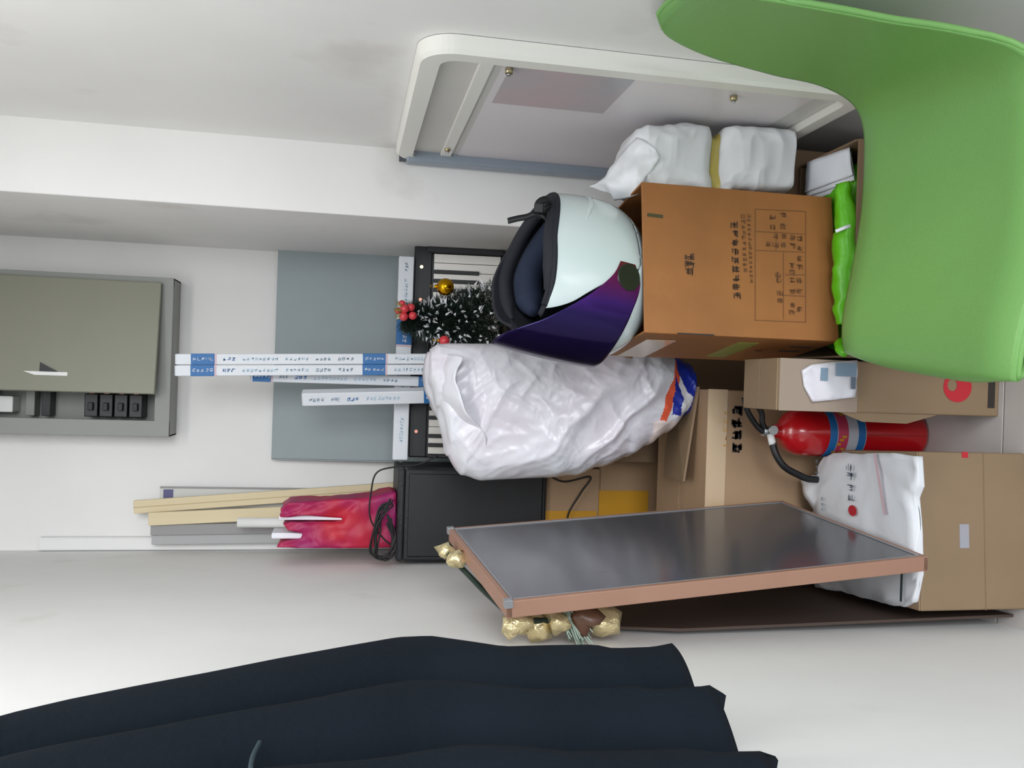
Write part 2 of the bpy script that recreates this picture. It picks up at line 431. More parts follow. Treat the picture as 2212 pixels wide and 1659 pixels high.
# ------------------------------------------------------------------ white and blue lamp tube boxes
RNG = random.Random(3)
def tubebox(label, p_bot, p_top, wdt, dep, bands, group, twist=0, flip=False):
    p0, p1 = Vector(p_bot), Vector(p_top)
    d = (p1 - p0); L = d.length; d.normalize()
    t = thing('tube_box', label, 'tube box', p0, (0, 0, 0), group)
    yv = Vector((0, 1, 0)) - d * d.y; yv.normalize(); xv = yv.cross(d)
    q = Matrix((xv, yv, d)).transposed().to_4x4() @ Matrix.Rotation(twist, 4, 'Z')
    t.rotation_euler = q.to_euler()
    boxo('body', (-wdt / 2, wdt / 2, 0, dep, .002, L - .002), M_TUBE, t, bev=.0025)
    boxo('end_flap', (-wdt / 2 + .001, wdt / 2 - .001, .001, dep - .001, L - .002, L), M_TUBE, t, bev=.0008)
    for z0, z1 in bands:
        b = boxo('blue_band', (-wdt / 2 - .0006, wdt / 2 + .0006, -.0006, dep + .0006, z0, z1), M_BLUE, t, bev=.0015)
        g = glyphs('printed_text', 5, (z1 - z0) * .15, wdt * .3, M_PAPER, b, (0, 0, 0), RNG, mtx=Matrix.Translation((-wdt * .12, -.0016, z1 - .005)) @ Matrix.Rotation(PI / 2, 4, 'Y'), slant=.3, dense=4)
        boxo('pink_line', (-wdt / 2 - .0005, wdt / 2 + .0005, -.0005, dep + .0005, z0 - .006, z0), M_PINKINK, t, bev=0)
    # rows of printed words between the bands
    z = L - .02; k = 0
    while z > .06:
        ln = (.05, .03, .04, .11, .075, .05)[k % 6]
        mt = (M_GREYPRINT, M_GREYPRINT, M_BLUE, M_BLUEPALE, M_BLUEPALE, M_GREYPRINT)[k % 6]
        if not any(z - ln < b1 + .01 and z > b0 - .01 for b0, b1 in bands):
            glyphs('printed_text', max(3, int(ln / .012)), ln / max(3, int(ln / .012)) * .85, wdt * .34, mt, t, (0, 0, 0), RNG,
                   mtx=Matrix.Translation((-wdt * .17, -.001, z)) @ Matrix.Rotation(PI / 2, 4, 'Y'), slant=.25, dense=6)
        z -= ln + .02; k += 1
    return t
YT = 2.795
G = 'white lamp tube boxes'
def tz(x, y, Y): return at(x, y, Y=Y)
top = tz(378, 776, YT); bt = tz(1080, 774, YT); bt.z = SUPZ; topb = Vector((top.x, YT, top.z))
tot = top.z - SUPZ
def zz(px, Y): return at(px, 785, Y=Y).z - SUPZ
bands = [(zz(463, YT), zz(411, YT)), (zz(833, YT), zz(783, YT))]
wt = .0335
tubebox('long white tube box standing upright, right one of the joined tall pair', bt, topb, wt, .034, bands, G)
off = Vector((-wt - .002, 0, 0))
tubebox('long white tube box standing upright, left one of the joined tall pair', bt + off, topb + off, wt, .034, bands, G)
b3 = tz(1080, 830, 2.842); b3.z = SUPZ; t3 = tz(540, 812, 2.87)
tubebox('white tube box with blue band leaning just behind the tall pair', b3, t3, .034, .026, [(zz(1000, 2.85), zz(905, 2.85)), (zz(588, 2.9), zz(548, 2.9))], G)
b4 = tz(985, 851, 2.755); b4.z = SUPZ; t4 = tz(652, 864, 2.80)
tubebox('short white tube box tilted left of the tall pair, end flap showing', b4, t4, .044, .036, [(zz(965, 2.76), zz(918, 2.76))], G, twist=math.radians(-22))
# the one lying across the keyboard
hz0 = kb.location.z + KH + .002
h0 = Vector((at(878, 555, Y=2.9).x, 2.885, hz0 + .024)); h1 = Vector((-.268, 2.885, hz0 + .024))
tb = thing('tube_box', 'white tube box lying flat along the top of the keyboard', 'tube box', (0, 2.885, hz0), (0, 0, 0), G)
boxo('body', (h1.x, h0.x, 0, .036, 0, .05), M_TUBE, tb, bev=.0025)
u0 = at(878, 745, Y=2.885).x; u1 = at(878, 690, Y=2.885).x
bnd = boxo('blue_band', (u0, u1, -.0006, .0366, -.0004, .0504), M_BLUE, tb, bev=.0015)
glyphs('printed_text', 5, .012, .016, M_PAPER, bnd, (u0 + .006, -.0016, .016), RNG, slant=.3, dense=5)
boxo('pink_line', (u0 - .007, u0, -.0005, .0365, -.0003, .0503), M_PINKINK, tb, bev=0)
for xx, n, mt in ((u1 + .05, 8, M_BLUEPALE), (u1 + .16, 3, M_GREYPRINT), (-.21, 8, M_BLUEPALE), (-.05, 6, M_BLUEPALE)):
    glyphs('printed_text', n, .009, .014, mt, tb, (xx, -.001, .017), RNG, slant=.25, dense=6)

# ------------------------------------------------------------------ frosted miniature tree with ornaments
tp = at(868, 672, Y=2.66); tbz = SUPZ
tx = tp.x - .02
tree = thing('miniature_tree', 'small dark green Christmas tree with frosted tips in front of keyboard', 'tree', (tx, 2.712, tbz + .001))
HT = tp.z - tbz
cylo('trunk', (0, 0, 0), (0, 0, HT * .9), .006, M_NEEDLE, tree, seg=8)
lathe('base', [(.04, 0), (.042, .01), (.03, .02), (.008, .028)], M_DARK, tree, 20)
def needles(name, n, m, z0, z1, ln, wd, jitter, tips=False):
    bm = bmesh.new(); rg = random.Random(n)
    for i in range(n):
        f = rg.random() ** .8; z = z0 + (z1 - z0) * f
        rad = (.155 * (1 - (z / HT)) + .024)
        a = rg.uniform(0, 2 * PI); d = Vector((math.cos(a), math.sin(a), rg.uniform(-.25, .35))).normalized()
        s = rad * (rg.uniform(.72, 1.0) if tips else rg.uniform(.15, .85))
        c = Vector((math.cos(a) * s, math.sin(a) * s, z))
        d = (d + Vector((rg.uniform(-1, 1), rg.uniform(-1, 1), rg.uniform(-1, 1))) * jitter).normalized()
        side = d.cross(Vector((rg.uniform(-1, 1), rg.uniform(-1, 1), rg.uniform(-1, 1)))).normalized() * wd
        up = d.cross(side).normalized() * wd
        L = ln * rg.uniform(.7, 1.3); e = c + d * L
        v = [bm.verts.new(c + side), bm.verts.new(c - side * .5 + up), bm.verts.new(c - side * .5 - up), bm.verts.new(e)]
        for k in ((0, 1, 3), (1, 2, 3), (2, 0, 3), (0, 2, 1)): bm.faces.new([v[i_] for i_ in k])
    o = bmobj(name, bm, m, tree); o['kind'] = 'stuff'
needles('foliage', 6500, M_NEEDLE, .05, HT * .98, .034, .0016, .5)
needles('frosted_tips', 300, M_SNOW, .06, HT * .86, .02, .0048, .5, True)
def ball(name, label, cat, c, r, m, group=None, capm=None):
    t = thing(name, label, cat, (c.x, c.y, c.z - r), (0, 0, 0), group)
    bm = bmesh.new(); bmesh.ops.create_uvsphere(bm, u_segments=24, v_segments=16, radius=r, matrix=Matrix.Translation((0, 0, r)))
    bmobj('ball', bm, m, t, True)
    cylo('cap', (0, 0, 2 * r - .001), (0, 0, 2 * r + .006), r * .25, capm or m, t, seg=12)
    tubeo('hanging_loop', [(0, 0, 2 * r + .005), (.004, 0, 2 * r + .013), (0, 0, 2 * r + .02), (-.004, 0, 2 * r + .013), (0, 0, 2 * r + .005)], .0007, capm or m, t, 5, 4)
    return t
ball('gold_bauble', 'shiny gold bauble on right side of small frosted tree', 'bauble', at(962, 620, Y=2.62), .027, M_GOLD)
ball('red_bauble', 'orange-red bauble low on the small tree beside plastic bag', 'bauble', at(960, 736, Y=2.61), .016, M_RED, capm=M_GOLD)
bc = at(876, 672, Y=2.66)
bt_ = thing('berry_pick', 'red berry cluster with gold threads topping the small tree', 'ornament', (bc.x, bc.y, bc.z - .02))
for i, (dx, dy, dz, rr) in enumerate(((-.018, -.012, .006, .014), (-.014, -.01, -.022, .013), (.006, -.012, .004, .014), (.012, .0, -.016, .013), (.022, -.006, .012, .011), (.0, .004, .022, .011))):
    bm = bmesh.new(); bmesh.ops.create_uvsphere(bm, u_segments=14, v_segments=10, radius=rr, matrix=Matrix.Translation((dx, dy, dz + .02)))
    bmobj('berry', bm, M_RED, bt_, True)
bm = bmesh.new()
rg = random.Random(4)
for i in range(26):
    a = rg.uniform(-.6, .6); b = rg.uniform(-.5, .5)
    tube(bm, [Vector((0, -.01, .01)), Vector((a * .03, -.012 + b * .02, .03)), Vector((a * .06, -.012 + b * .03, .058 - abs(a) * .02))], .0008, 4)
o = bmobj('gold_threads', bm, mat('olive_gold_thread', (132, 128, 60), .35, metal=.5), bt_, True); o['kind'] = 'stuff'

# ------------------------------------------------------------------ black case on two small cartons, cables, magenta bag, strips
YC = 2.8
l, r_, z0, z1 = rect(1293, 1428, 992, 1215, YC); l = max(l, wallx(YC) + .006)
c1, a1, b1, h1_ = carton('small_carton', 'small carton with wide yellow tape under the black case, lower of two', l, r_, YC, YC + .245, 0, z1, M_KRAFT)
tz0, tz1 = at(1400, 1080, Y=YC).z, at(1300, 1080, Y=YC).z
boxo('tape', (-a1 - .001, at(1360, 1060, Y=YC).x - c1.location.x, -b1 - .0015, -b1, tz0, h1_ + .001), M_TAPE, c1, bev=0)
l2, r2, z02, z12 = rect(1177, 1291, 1012, 1215, YC - .005); l2 = max(l2, wallx(YC) + .006)
c2, a2, b2, h2 = carton('small_carton', 'small carton with yellow tape strip under the black case, upper of two', l2, r2, YC - .005, YC + .245, z1 + .0005, z12, M_KRAFT)
boxo('tape', (-a2 - .001, at(1230, 1103, Y=YC).x - c2.location.x, -b2 - .0015, -b2, .008, h2 - .002), M_TAPE, c2, bev=0)
zc0 = z12 + .001
l, r_, _, z1 = rect(858, 1175, 1016, 1212, YC - .03)
XL_ = max(l, wallx(2.77) + .008)
bc_ = thing('black_case', 'tall black box-shaped case in the corner with cables on top', 'case', ((XL_ + r_) / 2, YC + .11, zc0))
A = (r_ - XL_) / 2; HB = z1 - zc0
boxo('body', (-A, A, -.135, .14, 0, HB - .022), M_CASE, bc_, bev=.008)
boxo('lid', (-A, A, -.137, .141, HB - .022, HB), M_CASE, bc_, bev=.006)
boxo('front_panel', (-A + .014, A - .014, -.139, -.134, .014, HB - .035), M_BLACK, bc_, bev=.004)
ctop = zc0 + HB
# magenta bag with things in it
mz0 = ctop + .0015
def mp(x, y, Y=2.86): p = at(x, y, Y=Y); return p
mb = thing('magenta_bag', 'crumpled magenta and red cloth bag standing on the black case', 'bag', (mp(850, 1120).x, 2.87, mz0))
prof = [(856, 1058), (780, 1072), (700, 1076), (625, 1082), (606, 1094), (607, 1112), (660, 1108), (735, 1112), (738, 1120), (662, 1122), (612, 1124), (625, 1140), (655, 1146), (650, 1158), (607, 1166), (600, 1176), (700, 1178), (800, 1178), (856, 1178)]
pts = []
for x, y in prof:
    p = mp(x, y); pts.append((p.x - mb.location.x, max(p.z - mz0, 0)))
bm = bmesh.new()
f = bm.faces.new([bm.verts.new((x, -.055, z)) for x, z in pts])
r = bmesh.ops.extrude_face_region(bm, geom=[f]); bmesh.ops.translate(bm, vec=(0, .13, 0), verts=[v for v in r['geom'] if isinstance(v, bmesh.types.BMVert)])
bmesh.ops.triangulate(bm, faces=[f_ for f_ in bm.faces if len(f_.verts) > 4])
bmesh.ops.subdivide_edges(bm, edges=bm.edges, cuts=6, use_grid_fill=True)
bmesh.ops.smooth_vert(bm, verts=bm.verts, factor=.4, use_axis_x=True, use_axis_y=True, use_axis_z=True)
for v in bm.verts:
    n = fbm((v.co.x, v.co.y, v.co.z), 22, 2) + 1.1 * (noise.ridged_multi_fractal(Vector((v.co.x * 26 + v.co.z * 9, v.co.y * 4, v.co.z * 7)), 1, 2.1, 2, 1, 1.5) - 1)
    v.co += Vector((n * .004, (-.012 if v.co.y < 0 else .012) * (1 + n), n * .003)); v.co.z = max(v.co.z, 0)
bmobj('cloth_body', bm, M_MAGENTA, mb, True)
for (x0, x1, y0, y1, nm) in ((604, 740, 1110, 1120, 'white_packet'), (588, 700, 1147, 1160, 'white_packet')):
    a_, b_ = mp(x0, y1), mp(x1, y0)
    boxo(nm, (a_.x - mb.location.x, b_.x - mb.location.x, -.045, .05, b_.z - mz0 - .004, a_.z - mz0), M_PAPER, mb, bev=.004)
# cable bundle
def cp(x, y, Y): return at(x, y, Y=Y)
cb = thing('cable_bundle', 'tangle of thin black cables draped over the black case', 'cable', (cp(850, 1130, 2.7).x, 2.74, ctop))
o0 = cb.location
def loc(pts): return [Vector(p) - o0 for p in pts]
YV = 2.748
tubeo('cable', loc([cp(945, 985, YV), cp(905, 1003, YV), cp(858, 1008, YV), cp(815, 1020, YV), cp(802, 1060, YV), cp(800, 1120, YV), cp(830, 1165, YV), cp(852, 1180, YV)]), .0028, M_CABLE, cb)
rg = random.Random(11)
for k in range(7):
    j = lambda s: rg.uniform(-s, s)
    tubeo('cable', loc([cp(846 + j(4), 1082 + j(10), YV - .005), cp(826 + j(8), 1105 + j(10), YV - .012 + j(.008)), cp(815 + j(8), 1150 + j(10), YV - .014 + j(.008)), cp(808 + j(8), 1195 + j(8), YV - .01 + j(.006)), cp(838 + j(6), 1204 + j(6), YV - .012 + j(.006)), cp(852 + j(4), 1170 + j(16), YV - .004), cp(840 + j(6), 1120 + j(12), YV - .008)]), .0030, M_CABLE, cb)
c3 = cp(1252, 1070, 2.77)
tagc = tubeo('hanging_cord', [cp(1165, 1012, 2.768), cp(1215, 1040, 2.77), cp(1275, 1030, 2.765), cp(1255, 1064, 2.77), cp(1228, 1110, 2.775), cp(1225, 1150, 2.78)], .0032, M_CABLE)
tag(tagc, 'thin black cord hanging across the small taped cartons', 'cord')
# strips standing in the corner behind the case
def strip(name, label, cat, x0, y0, x1, y1, wpx, Y, th, m, zbot=0.0):
    """x0,y0: top (middle), x1,y1: lower visible spot; carried on down to zbot"""
    p0 = at(x0, y0, Y=Y); p1 = at(x1, y1, Y=Y)
    d = (p0 - p1).normalized(); base = p1 + d * ((zbot - p1.z) / d.z)
    L = (p0 - base).length; wd = wpx / FPX * Y * 1.02
    t = thing(name, label, cat, base)
    yv = Vector((0, 1, 0)); xv = yv.cross(d).normalized()
    t.rotation_euler = Matrix((xv, yv, d)).transposed().to_euler()
    boxo('board', (-wd / 2, wd / 2, 0, th, 0, L), m, t, bev=.002)
    return t, wd, L
t, wd, L = strip('wood_strip', 'pale beige wooden strip in the corner, the tallest one', 'wood strip', 288, 1096, 850, 1056, 26, 3.17, .016, M_BEIGE)
boxo('groove', (-.003, .001, -.0006, .0, L * .3, L), mat('darker_beige_groove', (196, 178, 140), .7), t, bev=0)  # groove drawn as a thin strip of darker beige
t, wd, L = strip('wood_strip', 'pale beige wooden strip in the corner, shorter, beside grey strips', 'wood strip', 320, 1122, 850, 1098, 26, 3.145, .016, M_BEIGE)
t, wd, L = strip('grey_strip', 'flat grey strip in the corner beside beige strips, right one', 'strip', 325, 1145, 850, 1138, 22, 3.16, .01, M_GREYSTRIP)
t, wd, L = strip('grey_strip', 'flat grey strip in the corner against white trunking, left one', 'strip', 327, 1166, 850, 1160, 20, 3.17, .01, mat('pale_grey_strip', (172, 172, 172), .5))
t, wd, L = strip('glazed_panel', 'narrow pale sheet with thin dark edge behind beige strips', 'panel', 345, 1075, 850, 1080, 38, 3.215, .006, mat('pale_sheet', (206, 206, 202), .35))
boxo('dark_edge', (wd / 2, wd / 2 + .006, -.001, .007, L * .3, L), M_GREYSTRIP, t, bev=0)
boxo('blue_sticker', (wd / 2 - .035, wd / 2 - .004, -.002, -.0003, L - .045, L - .012), mat('indigo_sticker', (88, 88, 130), .5), t, bev=0)
ptop = at(513, 1129, Y=3.075); 
pb = at(600, 1129, Y=3.075)
wtb = thing('white_tube', 'short white plastic tube end sticking up behind magenta bag', 'tube', (pb.x, 3.075, 0))
cylo('pipe', (0, 0, 0), (0, 0, ptop.z), .017, M_WHITE, wtb)

# ------------------------------------------------------------------ big carton in the middle with stencilled characters
YM = 2.14
xr = at(1560, 842, Y=YM).x; zt_ = at(1527, 960, Y=YM).z
bcx0 = -.46
mc, am, bm_, hm = carton('stencilled_carton', 'wide tan carton with four black stencilled characters behind fire extinguisher', bcx0, xr, YM, YM + .36, 0, zt_, M_KRAFT)
boxo('tape', (-am - .001, am + .001, -bm_ - .0012, -bm_, hm - .055, hm + .001), M_TAPECLEAR, mc, bev=0)
gx0 = at(1590, 978, Y=YM).x - mc.location.x; gx1 = at(1590, 872, Y=YM).x - mc.location.x
gz0 = at(1603, 925, Y=YM).z; gz1 = at(1580, 925, Y=YM).z
glyphs('stencilled_characters', 4, (gx1 - gx0) / 4 * .84, gz1 - gz0, M_INK, mc, (gx0, -bm_ - .0016, gz0), random.Random(21), dense=10, gap=.19, wt_=.2)
glyphs('faint_line', 5, .012, .012, M_TAPE, mc, (gx0 + .01, -bm_ - .0016, gz1 + .012), random.Random(5), dense=3, gap=.9)
boxo('crease', (-am + .06, am - .05, -bm_ - .0008, -bm_, hm - .36, hm - .355), M_KRAFT3, mc, bev=0)
# loose cardboard flap lying on it
fp = [at(1524, 836, Y=2.2), at(1478, 1040, Y=2.2), at(1436, 1030, Y=2.4), at(1446, 960, Y=2.42), at(1496, 850, Y=2.36)]
ff = thing('cardboard_piece', 'folded loose cardboard piece on top of the stencilled carton', 'cardboard', (fp[1].x, 2.2, zt_ + .001))
bm = bmesh.new()
vs = [bm.verts.new((p.x - fp[1].x, p.y - 2.2, max(.002, p.z - zt_))) for p in fp]
f = bm.faces.new(vs); bmesh.ops.triangulate(bm, faces=[f])
o = bmobj('sheet', bm, M_KRAFT2, ff); md = o.modifiers.new('thickness', 'SOLIDIFY'); md.thickness = .006; md.offset = 0
bm = bmesh.new()
q = [fp[0], fp[1]]
vs = [bm.verts.new(Vector((p.x - fp[1].x, p.y - 2.2 + dy, max(.001, p.z - zt_ + dz)))) for p, dy, dz in ((fp[0], 0, 0), (fp[1], 0, 0), (fp[1], .06, -.03), (fp[0], .06, -.012))]
bm.faces.new(vs); o = bmobj('folded_edge', bm, M_KRAFT3, ff); md = o.modifiers.new('thickness', 'SOLIDIFY'); md.thickness = .005; md.offset = 0

# ------------------------------------------------------------------ white plastic bag
def bag():
    base = Vector((at(1400, 905, Y=2.3).x, 2.31, zt_ + .003))
    t = thing('plastic_bag', 'big stuffed white plastic bag with blue and orange print in the middle', 'bag', base)
    # outline measured as pairs right edge / left edge for levels down the bag
    lev = [(928, 752, 830), (945, 742, 880), (970, 741, 985), (1000, 741, 1026), (1040, 741, 1036), (1100, 741, 1033), (1175, 741, 1030), (1230, 741, 1024), (1290, 741, 1008), (1340, 745, 985), (1390, 752, 962), (1430, 765, 935), (1465, 780, 900), (1490, 790, 875), (1508, 795, 850)]
    Yc = 2.31
    tab = []
    for x, yr, yl in lev:
        pr, pl = at(x, yr, Y=Yc), at(x, yl, Y=Yc)
        tab.append(((pr.z + pl.z) / 2, (pr.x + pl.x) / 2 - base.x, (pr.x - pl.x) / 2))
    ztop, zbot = tab[0][0], base.z
    tab[-1] = (zbot, tab[-1][1], tab[-1][2])
    zs = [(z, c, h) for z, c, h in tab][::-1]
    def fn(u, v):
        z = zbot + (ztop - zbot) * v
        c = sinterp(z, [(a, b) for a, b, _ in zs]); h = sinterp(z, [(a, b) for a, _, b in zs])
        an = 2 * PI * u
        dep = .165 * math.sin(PI * min(max(v * .80 + .14, 0), 1)) ** .6
        ca, sa = math.cos(an), math.sin(an)
        e = .8
        px = c + h * math.copysign(abs(ca) ** e, ca); py = dep * math.copysign(abs(sa) ** e, sa)
        # long sharp diagonal folds and crumple
        w1 = fbm((px, py, z), 4, 2) * .05
        a1_ = (px * .72 + z * .69) + w1; b1_ = (-px * .69 + z * .72)
        fold = (noise.ridged_multi_fractal(Vector((a1_ * 11, b1_ * 3.2, py * 4)), 1.0, 2.1, 3, 1.0, 1.6) - 1.0) * .014
        c1_ = (px * .8 - z * .6) - w1
        cr = (noise.ridged_multi_fractal(Vector((c1_ * 17 + 5, (px * .6 + z * .8) * 7, py * 7)), 1.0, 2.2, 3, 1.0, 1.5) - 1.0) * .0055
        fold *= min(1, 2.5 * (1 - abs(ca) ** 4) + .3)
        out = Vector((ca * h, sa * dep, 0))
        if out.length > 1e-5: out.normalize()
        p = Vector((px, py, z - base.z)) + Vector((out.x * .25, out.y, 0)) * (fold + cr)
        p.z = max(p.z + (fbm((px, py, z), 9, 2) * .01 if .03 < v < .97 else 0), 0)
        return p
    bm = bmesh.new()
    V = uvgrid(bm, 240, 280, fn, True)
    bm.faces.new(V[0][::-1])
    # crumpled closing at the top
    bm.faces.new(V[-1])
    body = bmobj('film_body', bm, M_BAG, t, True)
    me = body.data
    me.materials.append(M_BAGPRINT); me.materials.append(M_ORANGE); me.materials.append(mat('pinkish_film', (232, 216, 212), .35, bump=.3, bscale=14))
    for p in me.polygons:
        c = p.center
        n = fbm((c.x, c.y, c.z), 14, 2) * .02
        wx, wz = c.x + base.x, c.z + base.z
        def pix(x, y): q = at(x, y, Y=2.2); return q.x, q.z
        if c.y < .03:
            zlow = c.z + n
            rr = c.x - n
            if zlow < .075 and rr > .018 and not (.026 < zlow - (rr - .06) * .35 < .052): p.material_index = 1
            elif zlow < .12 and rr > .0 and .075 <= zlow + .3 * (rr - .05) < .1: p.material_index = 2
            elif zlow < .13 and rr < .0 and c.x > -.12: p.material_index = 3
    # a loose gathered lip on the upper left
    bm = bmesh.new()
    q = [at(925, 760, Y=2.33), at(915, 800, Y=2.36), at(925, 870, Y=2.36), at(975, 960, Y=2.36), at(1010, 1020, Y=2.34)]
    q2 = [at(1000, 770, Y=2.2), at(985, 812, Y=2.17), at(1000, 880, Y=2.17), at(1040, 930, Y=2.18), at(1060, 1000, Y=2.2)]
    A_, B_ = smoothpath(q, 8), smoothpath(q2, 8)
    def fl(u, v):
        i = u * (len(A_) - 1); a = A_[int(i)]; b = B_[int(i)]
        p = a.lerp(b, v) - base
        return p + Vector((0, -.02 * math.sin(PI * v) + fbm(p, 16, 2) * .015, fbm(p + Vector((3, 0, 0)), 14, 2) * .01))
    uvgrid(bm, 33, 14, fl)
    o = bmobj('loose_lip', bm, M_BAG, t, True); md = o.modifiers.new('thickness', 'SOLIDIFY'); md.thickness = .002
bag()

# ------------------------------------------------------------------ fire extinguisher
ex = at(1760, 942, Y=2.0)
EX = thing('fire_extinguisher', 'red fire extinguisher with blue label band standing on the floor', 'fire extinguisher', (-.1, 2.03, 0))
R_ = .062; ZS = at(1770, 940, Y=1.95).z
lathe('cylinder', [(R_ * .8, .0), (R_ * .97, .006), (R_, .015), (R_, ZS - .01), (R_ * .985, ZS + .012), (R_ * .9, ZS + .034), (R_ * .72, ZS + .052), (R_ * .45, ZS + .064), (.018, ZS + .07), (.017, ZS + .085)], M_EXT, EX, 40)
def band(z0, z1, m, nm='label_band', e=.0006):
    bm = bmesh.new()
    uvgrid(bm, 40, 2, lambda u, v: Vector(((R_ + e) * math.cos(2 * PI * u), (R_ + e) * math.sin(2 * PI * u), z0 + (z1 - z0) * v)), True)
    return bmobj(nm, bm, m, EX, True)
zb0, zb1 = at(1885, 940, Y=1.943).z, at(1806, 940, Y=1.943).z
lab = band(zb0, zb1, M_EXTLABEL)
hgt = zb1 - zb0
for f0, f1, m, nm in ((.80, 1.0, M_BLUE, 'blue_stripe'), (.5, .78, mat('label_magenta', (190, 60, 90), .4), 'pink_stripe'), (.02, .22, M_BLUE, 'blue_stripe')):
    band(zb0 + hgt * f0, zb0 + hgt * f1, m, nm, .0012).parent = lab
rg = random.Random(9)
bm = bmesh.new()
for i in range(34):
    an = rg.uniform(0, 2 * PI); z = zb0 + hgt * rg.uniform(.52, .74); rr = R_ + .0018; da = .1
    bm.faces.new([bm.verts.new((rr * math.cos(an + a_), rr * math.sin(an + a_), z + b_)) for a_, b_ in ((0, 0), (da, 0), (da, .012), (0, .012))])
o = bmobj('label_marks', bm, M_TAPE, lab); o['kind'] = 'stuff'
boxo('seam', (-.0012, .0012, -R_ - .0012, -R_ + .002, .01, zb0 - .004), mat('extinguisher_dark_red', (150, 18, 28), .3), EX, bev=0)
zv = ZS + .083
cylo('valve', (0, 0, zv - .004), (0, 0, zv + .03), .013, M_CHROME, EX)
cylo('gauge', (.004, -.012, zv + .012), (.004, -.026, zv + .012), .012, M_CHROME, EX)
hd = Vector((.62, -.1, .78)).normalized()
def bar(name, pts, r): return tubeo(name, pts, r, M_BLACK, EX, 10)
bar('carry_handle', [(0, -.004, zv + .02), (.02, -.006, zv + .034), (.048, -.01, zv + .04), (.075, -.012, zv + .062)], .0075)
bar('squeeze_lever', [(-.002, -.004, zv + .03), (.016, -.006, zv + .052), (.05, -.01, zv + .078), (.085, -.012, zv + .09)], .0075)
cylo('hose_nut', (-.008, -.012, zv + .014), (-.034, -.022, zv + .012), .009, M_WHITE, EX)
bar('hose', [(-.03, -.021, zv + .012), (-.06, -.028, zv + .004), (-.088, -.03, zv - .018), (-.108, -.02, zv - .06), (-.122, -.01, zv - .11), (-.115, .0, zv - .2)], .009)

# ------------------------------------------------------------------ left carton with white packing film on top
YQ = 1.64
xl, xr_ = at(2000, 1328, Y=YQ).x, at(2000, 986, Y=YQ).x
zq = at(1984, 1150, Y=YQ).z
lc, al, bl, hl = carton('film_topped_carton', 'tan carton near left wall with white printed film on top', xl, xr_, YQ, YQ + .29, 0, zq, M_KRAFT2, rz=math.radians(4))
sx = at(2080, 1168, Y=YQ).x - lc.location.x
boxo('sticker', (sx - .026, sx + .026, -bl - .0012, -bl, at(2092, 1168, Y=YQ).z, at(2072, 1168, Y=YQ).z), M_LILACTAG, lc, bev=0)
boxo('crease', (-al, al, -bl - .0006, -bl, hl - .165, hl - .1625), M_KRAFT3, lc, bev=0)
boxo('red_tape_mark', (al - .012, al + .001, -bl - .0012, -bl, hl - .125, hl - .11), M_REDINK, lc, bev=0)
# printed film lying on it
zs_ = zq + .018
outl = [(1978, 986), (1920, 978), (1860, 980), (1800, 978), (1772, 990), (1760, 1008), (1762, 1024), (1728, 1034), (1732, 1062), (1752, 1100), (1740, 1160), (1742, 1230), (1755, 1268), (1830, 1282), (1900, 1302), (1945, 1312), (1968, 1300), (1980, 1240), (1978, 1150), (1972, 1075), (1982, 1050)]
sh = thing('packing_film', 'crumpled white printed film lying on the tan left carton', 'packing film', (lc.location.x, lc.location.y, zq + .0005))
bm = bmesh.new()
P2 = [at(x, y, Z=zs_) for x, y in outl]
f = bm.faces.new([bm.verts.new((p.x - sh.location.x, p.y - sh.location.y, .014)) for p in P2])
r = bmesh.ops.extrude_face_region(bm, geom=[f]); bmesh.ops.translate(bm, vec=(0, 0, -.014), verts=[v for v in r['geom'] if isinstance(v, bmesh.types.BMVert)])
bmesh.ops.triangulate(bm, faces=[f_ for f_ in bm.faces if len(f_.verts) > 4])
bmesh.ops.subdivide_edges(bm, edges=bm.edges, cuts=4, use_grid_fill=True)
for v in bm.verts:
    if v.co.z > .006: v.co.z += fbm((v.co.x, v.co.y, 0), 13, 3) * .009
    v.co.x += fbm((v.co.x, v.co.y, 3), 30, 2) * .003
bmobj('film', bm, M_SHEET, sh, True)
def onsheet(name, px, py, wx, wy, m, shape='rect'):
    p = at(px, py, Z=zs_ + .004) - sh.location
    bm = bmesh.new()
    if shape == 'oval':
        f_ = bm.faces.new([bm.verts.new((p.x + wx / 2 * math.cos(2 * PI * k / 20), p.y + wy / 2 * math.sin(2 * PI * k / 20), p.z + .0012)) for k in range(20)])
    else:
        f_ = bm.faces.new([bm.verts.new((p.x + sx_ * wx / 2, p.y + sy_ * wy / 2, p.z + .0012)) for sx_, sy_ in ((-1, -1), (1, -1), (1, 1), (-1, 1))])
    return bmobj(name, bm, m, sh)
rg = random.Random(31)
for i, (px, py) in enumerate(((1834, 1010), (1838, 1030), (1840, 1054), (1842, 1076))):
    p = at(px, py, Z=zs_ + .005) - sh.location
    glyphs('printed_character', 1, .02, .03, mat('slate_ink', (96, 108, 124), .6), sh, (0, 0, 0), rg, mtx=Matrix.Translation((p.x - .01, p.y - .012, p.z + .001)) @ Matrix.Rotation(-PI / 2, 4, 'X'), dense=5)
onsheet('red_seal', 1842, 1103, .026, .034, M_REDINK, 'oval')
for a_, b_ in (((1890, 980), (1912, 1112)),):
    A_, B_ = at(*a_, Z=zs_ + .005) - sh.location, at(*b_, Z=zs_ + .005) - sh.location
    dv = (B_ - A_).normalized(); nv = Vector((-dv.y, dv.x, 0)) * .005
    bm = bmesh.new(); n_ = 8
    uvgrid(bm, n_, 2, lambda u, v: A_.lerp(B_, u) + nv * (2 * v - 1) + Vector((0, 0, .0012)))
    bmobj('pink_line', bm, M_PINKINK, sh)
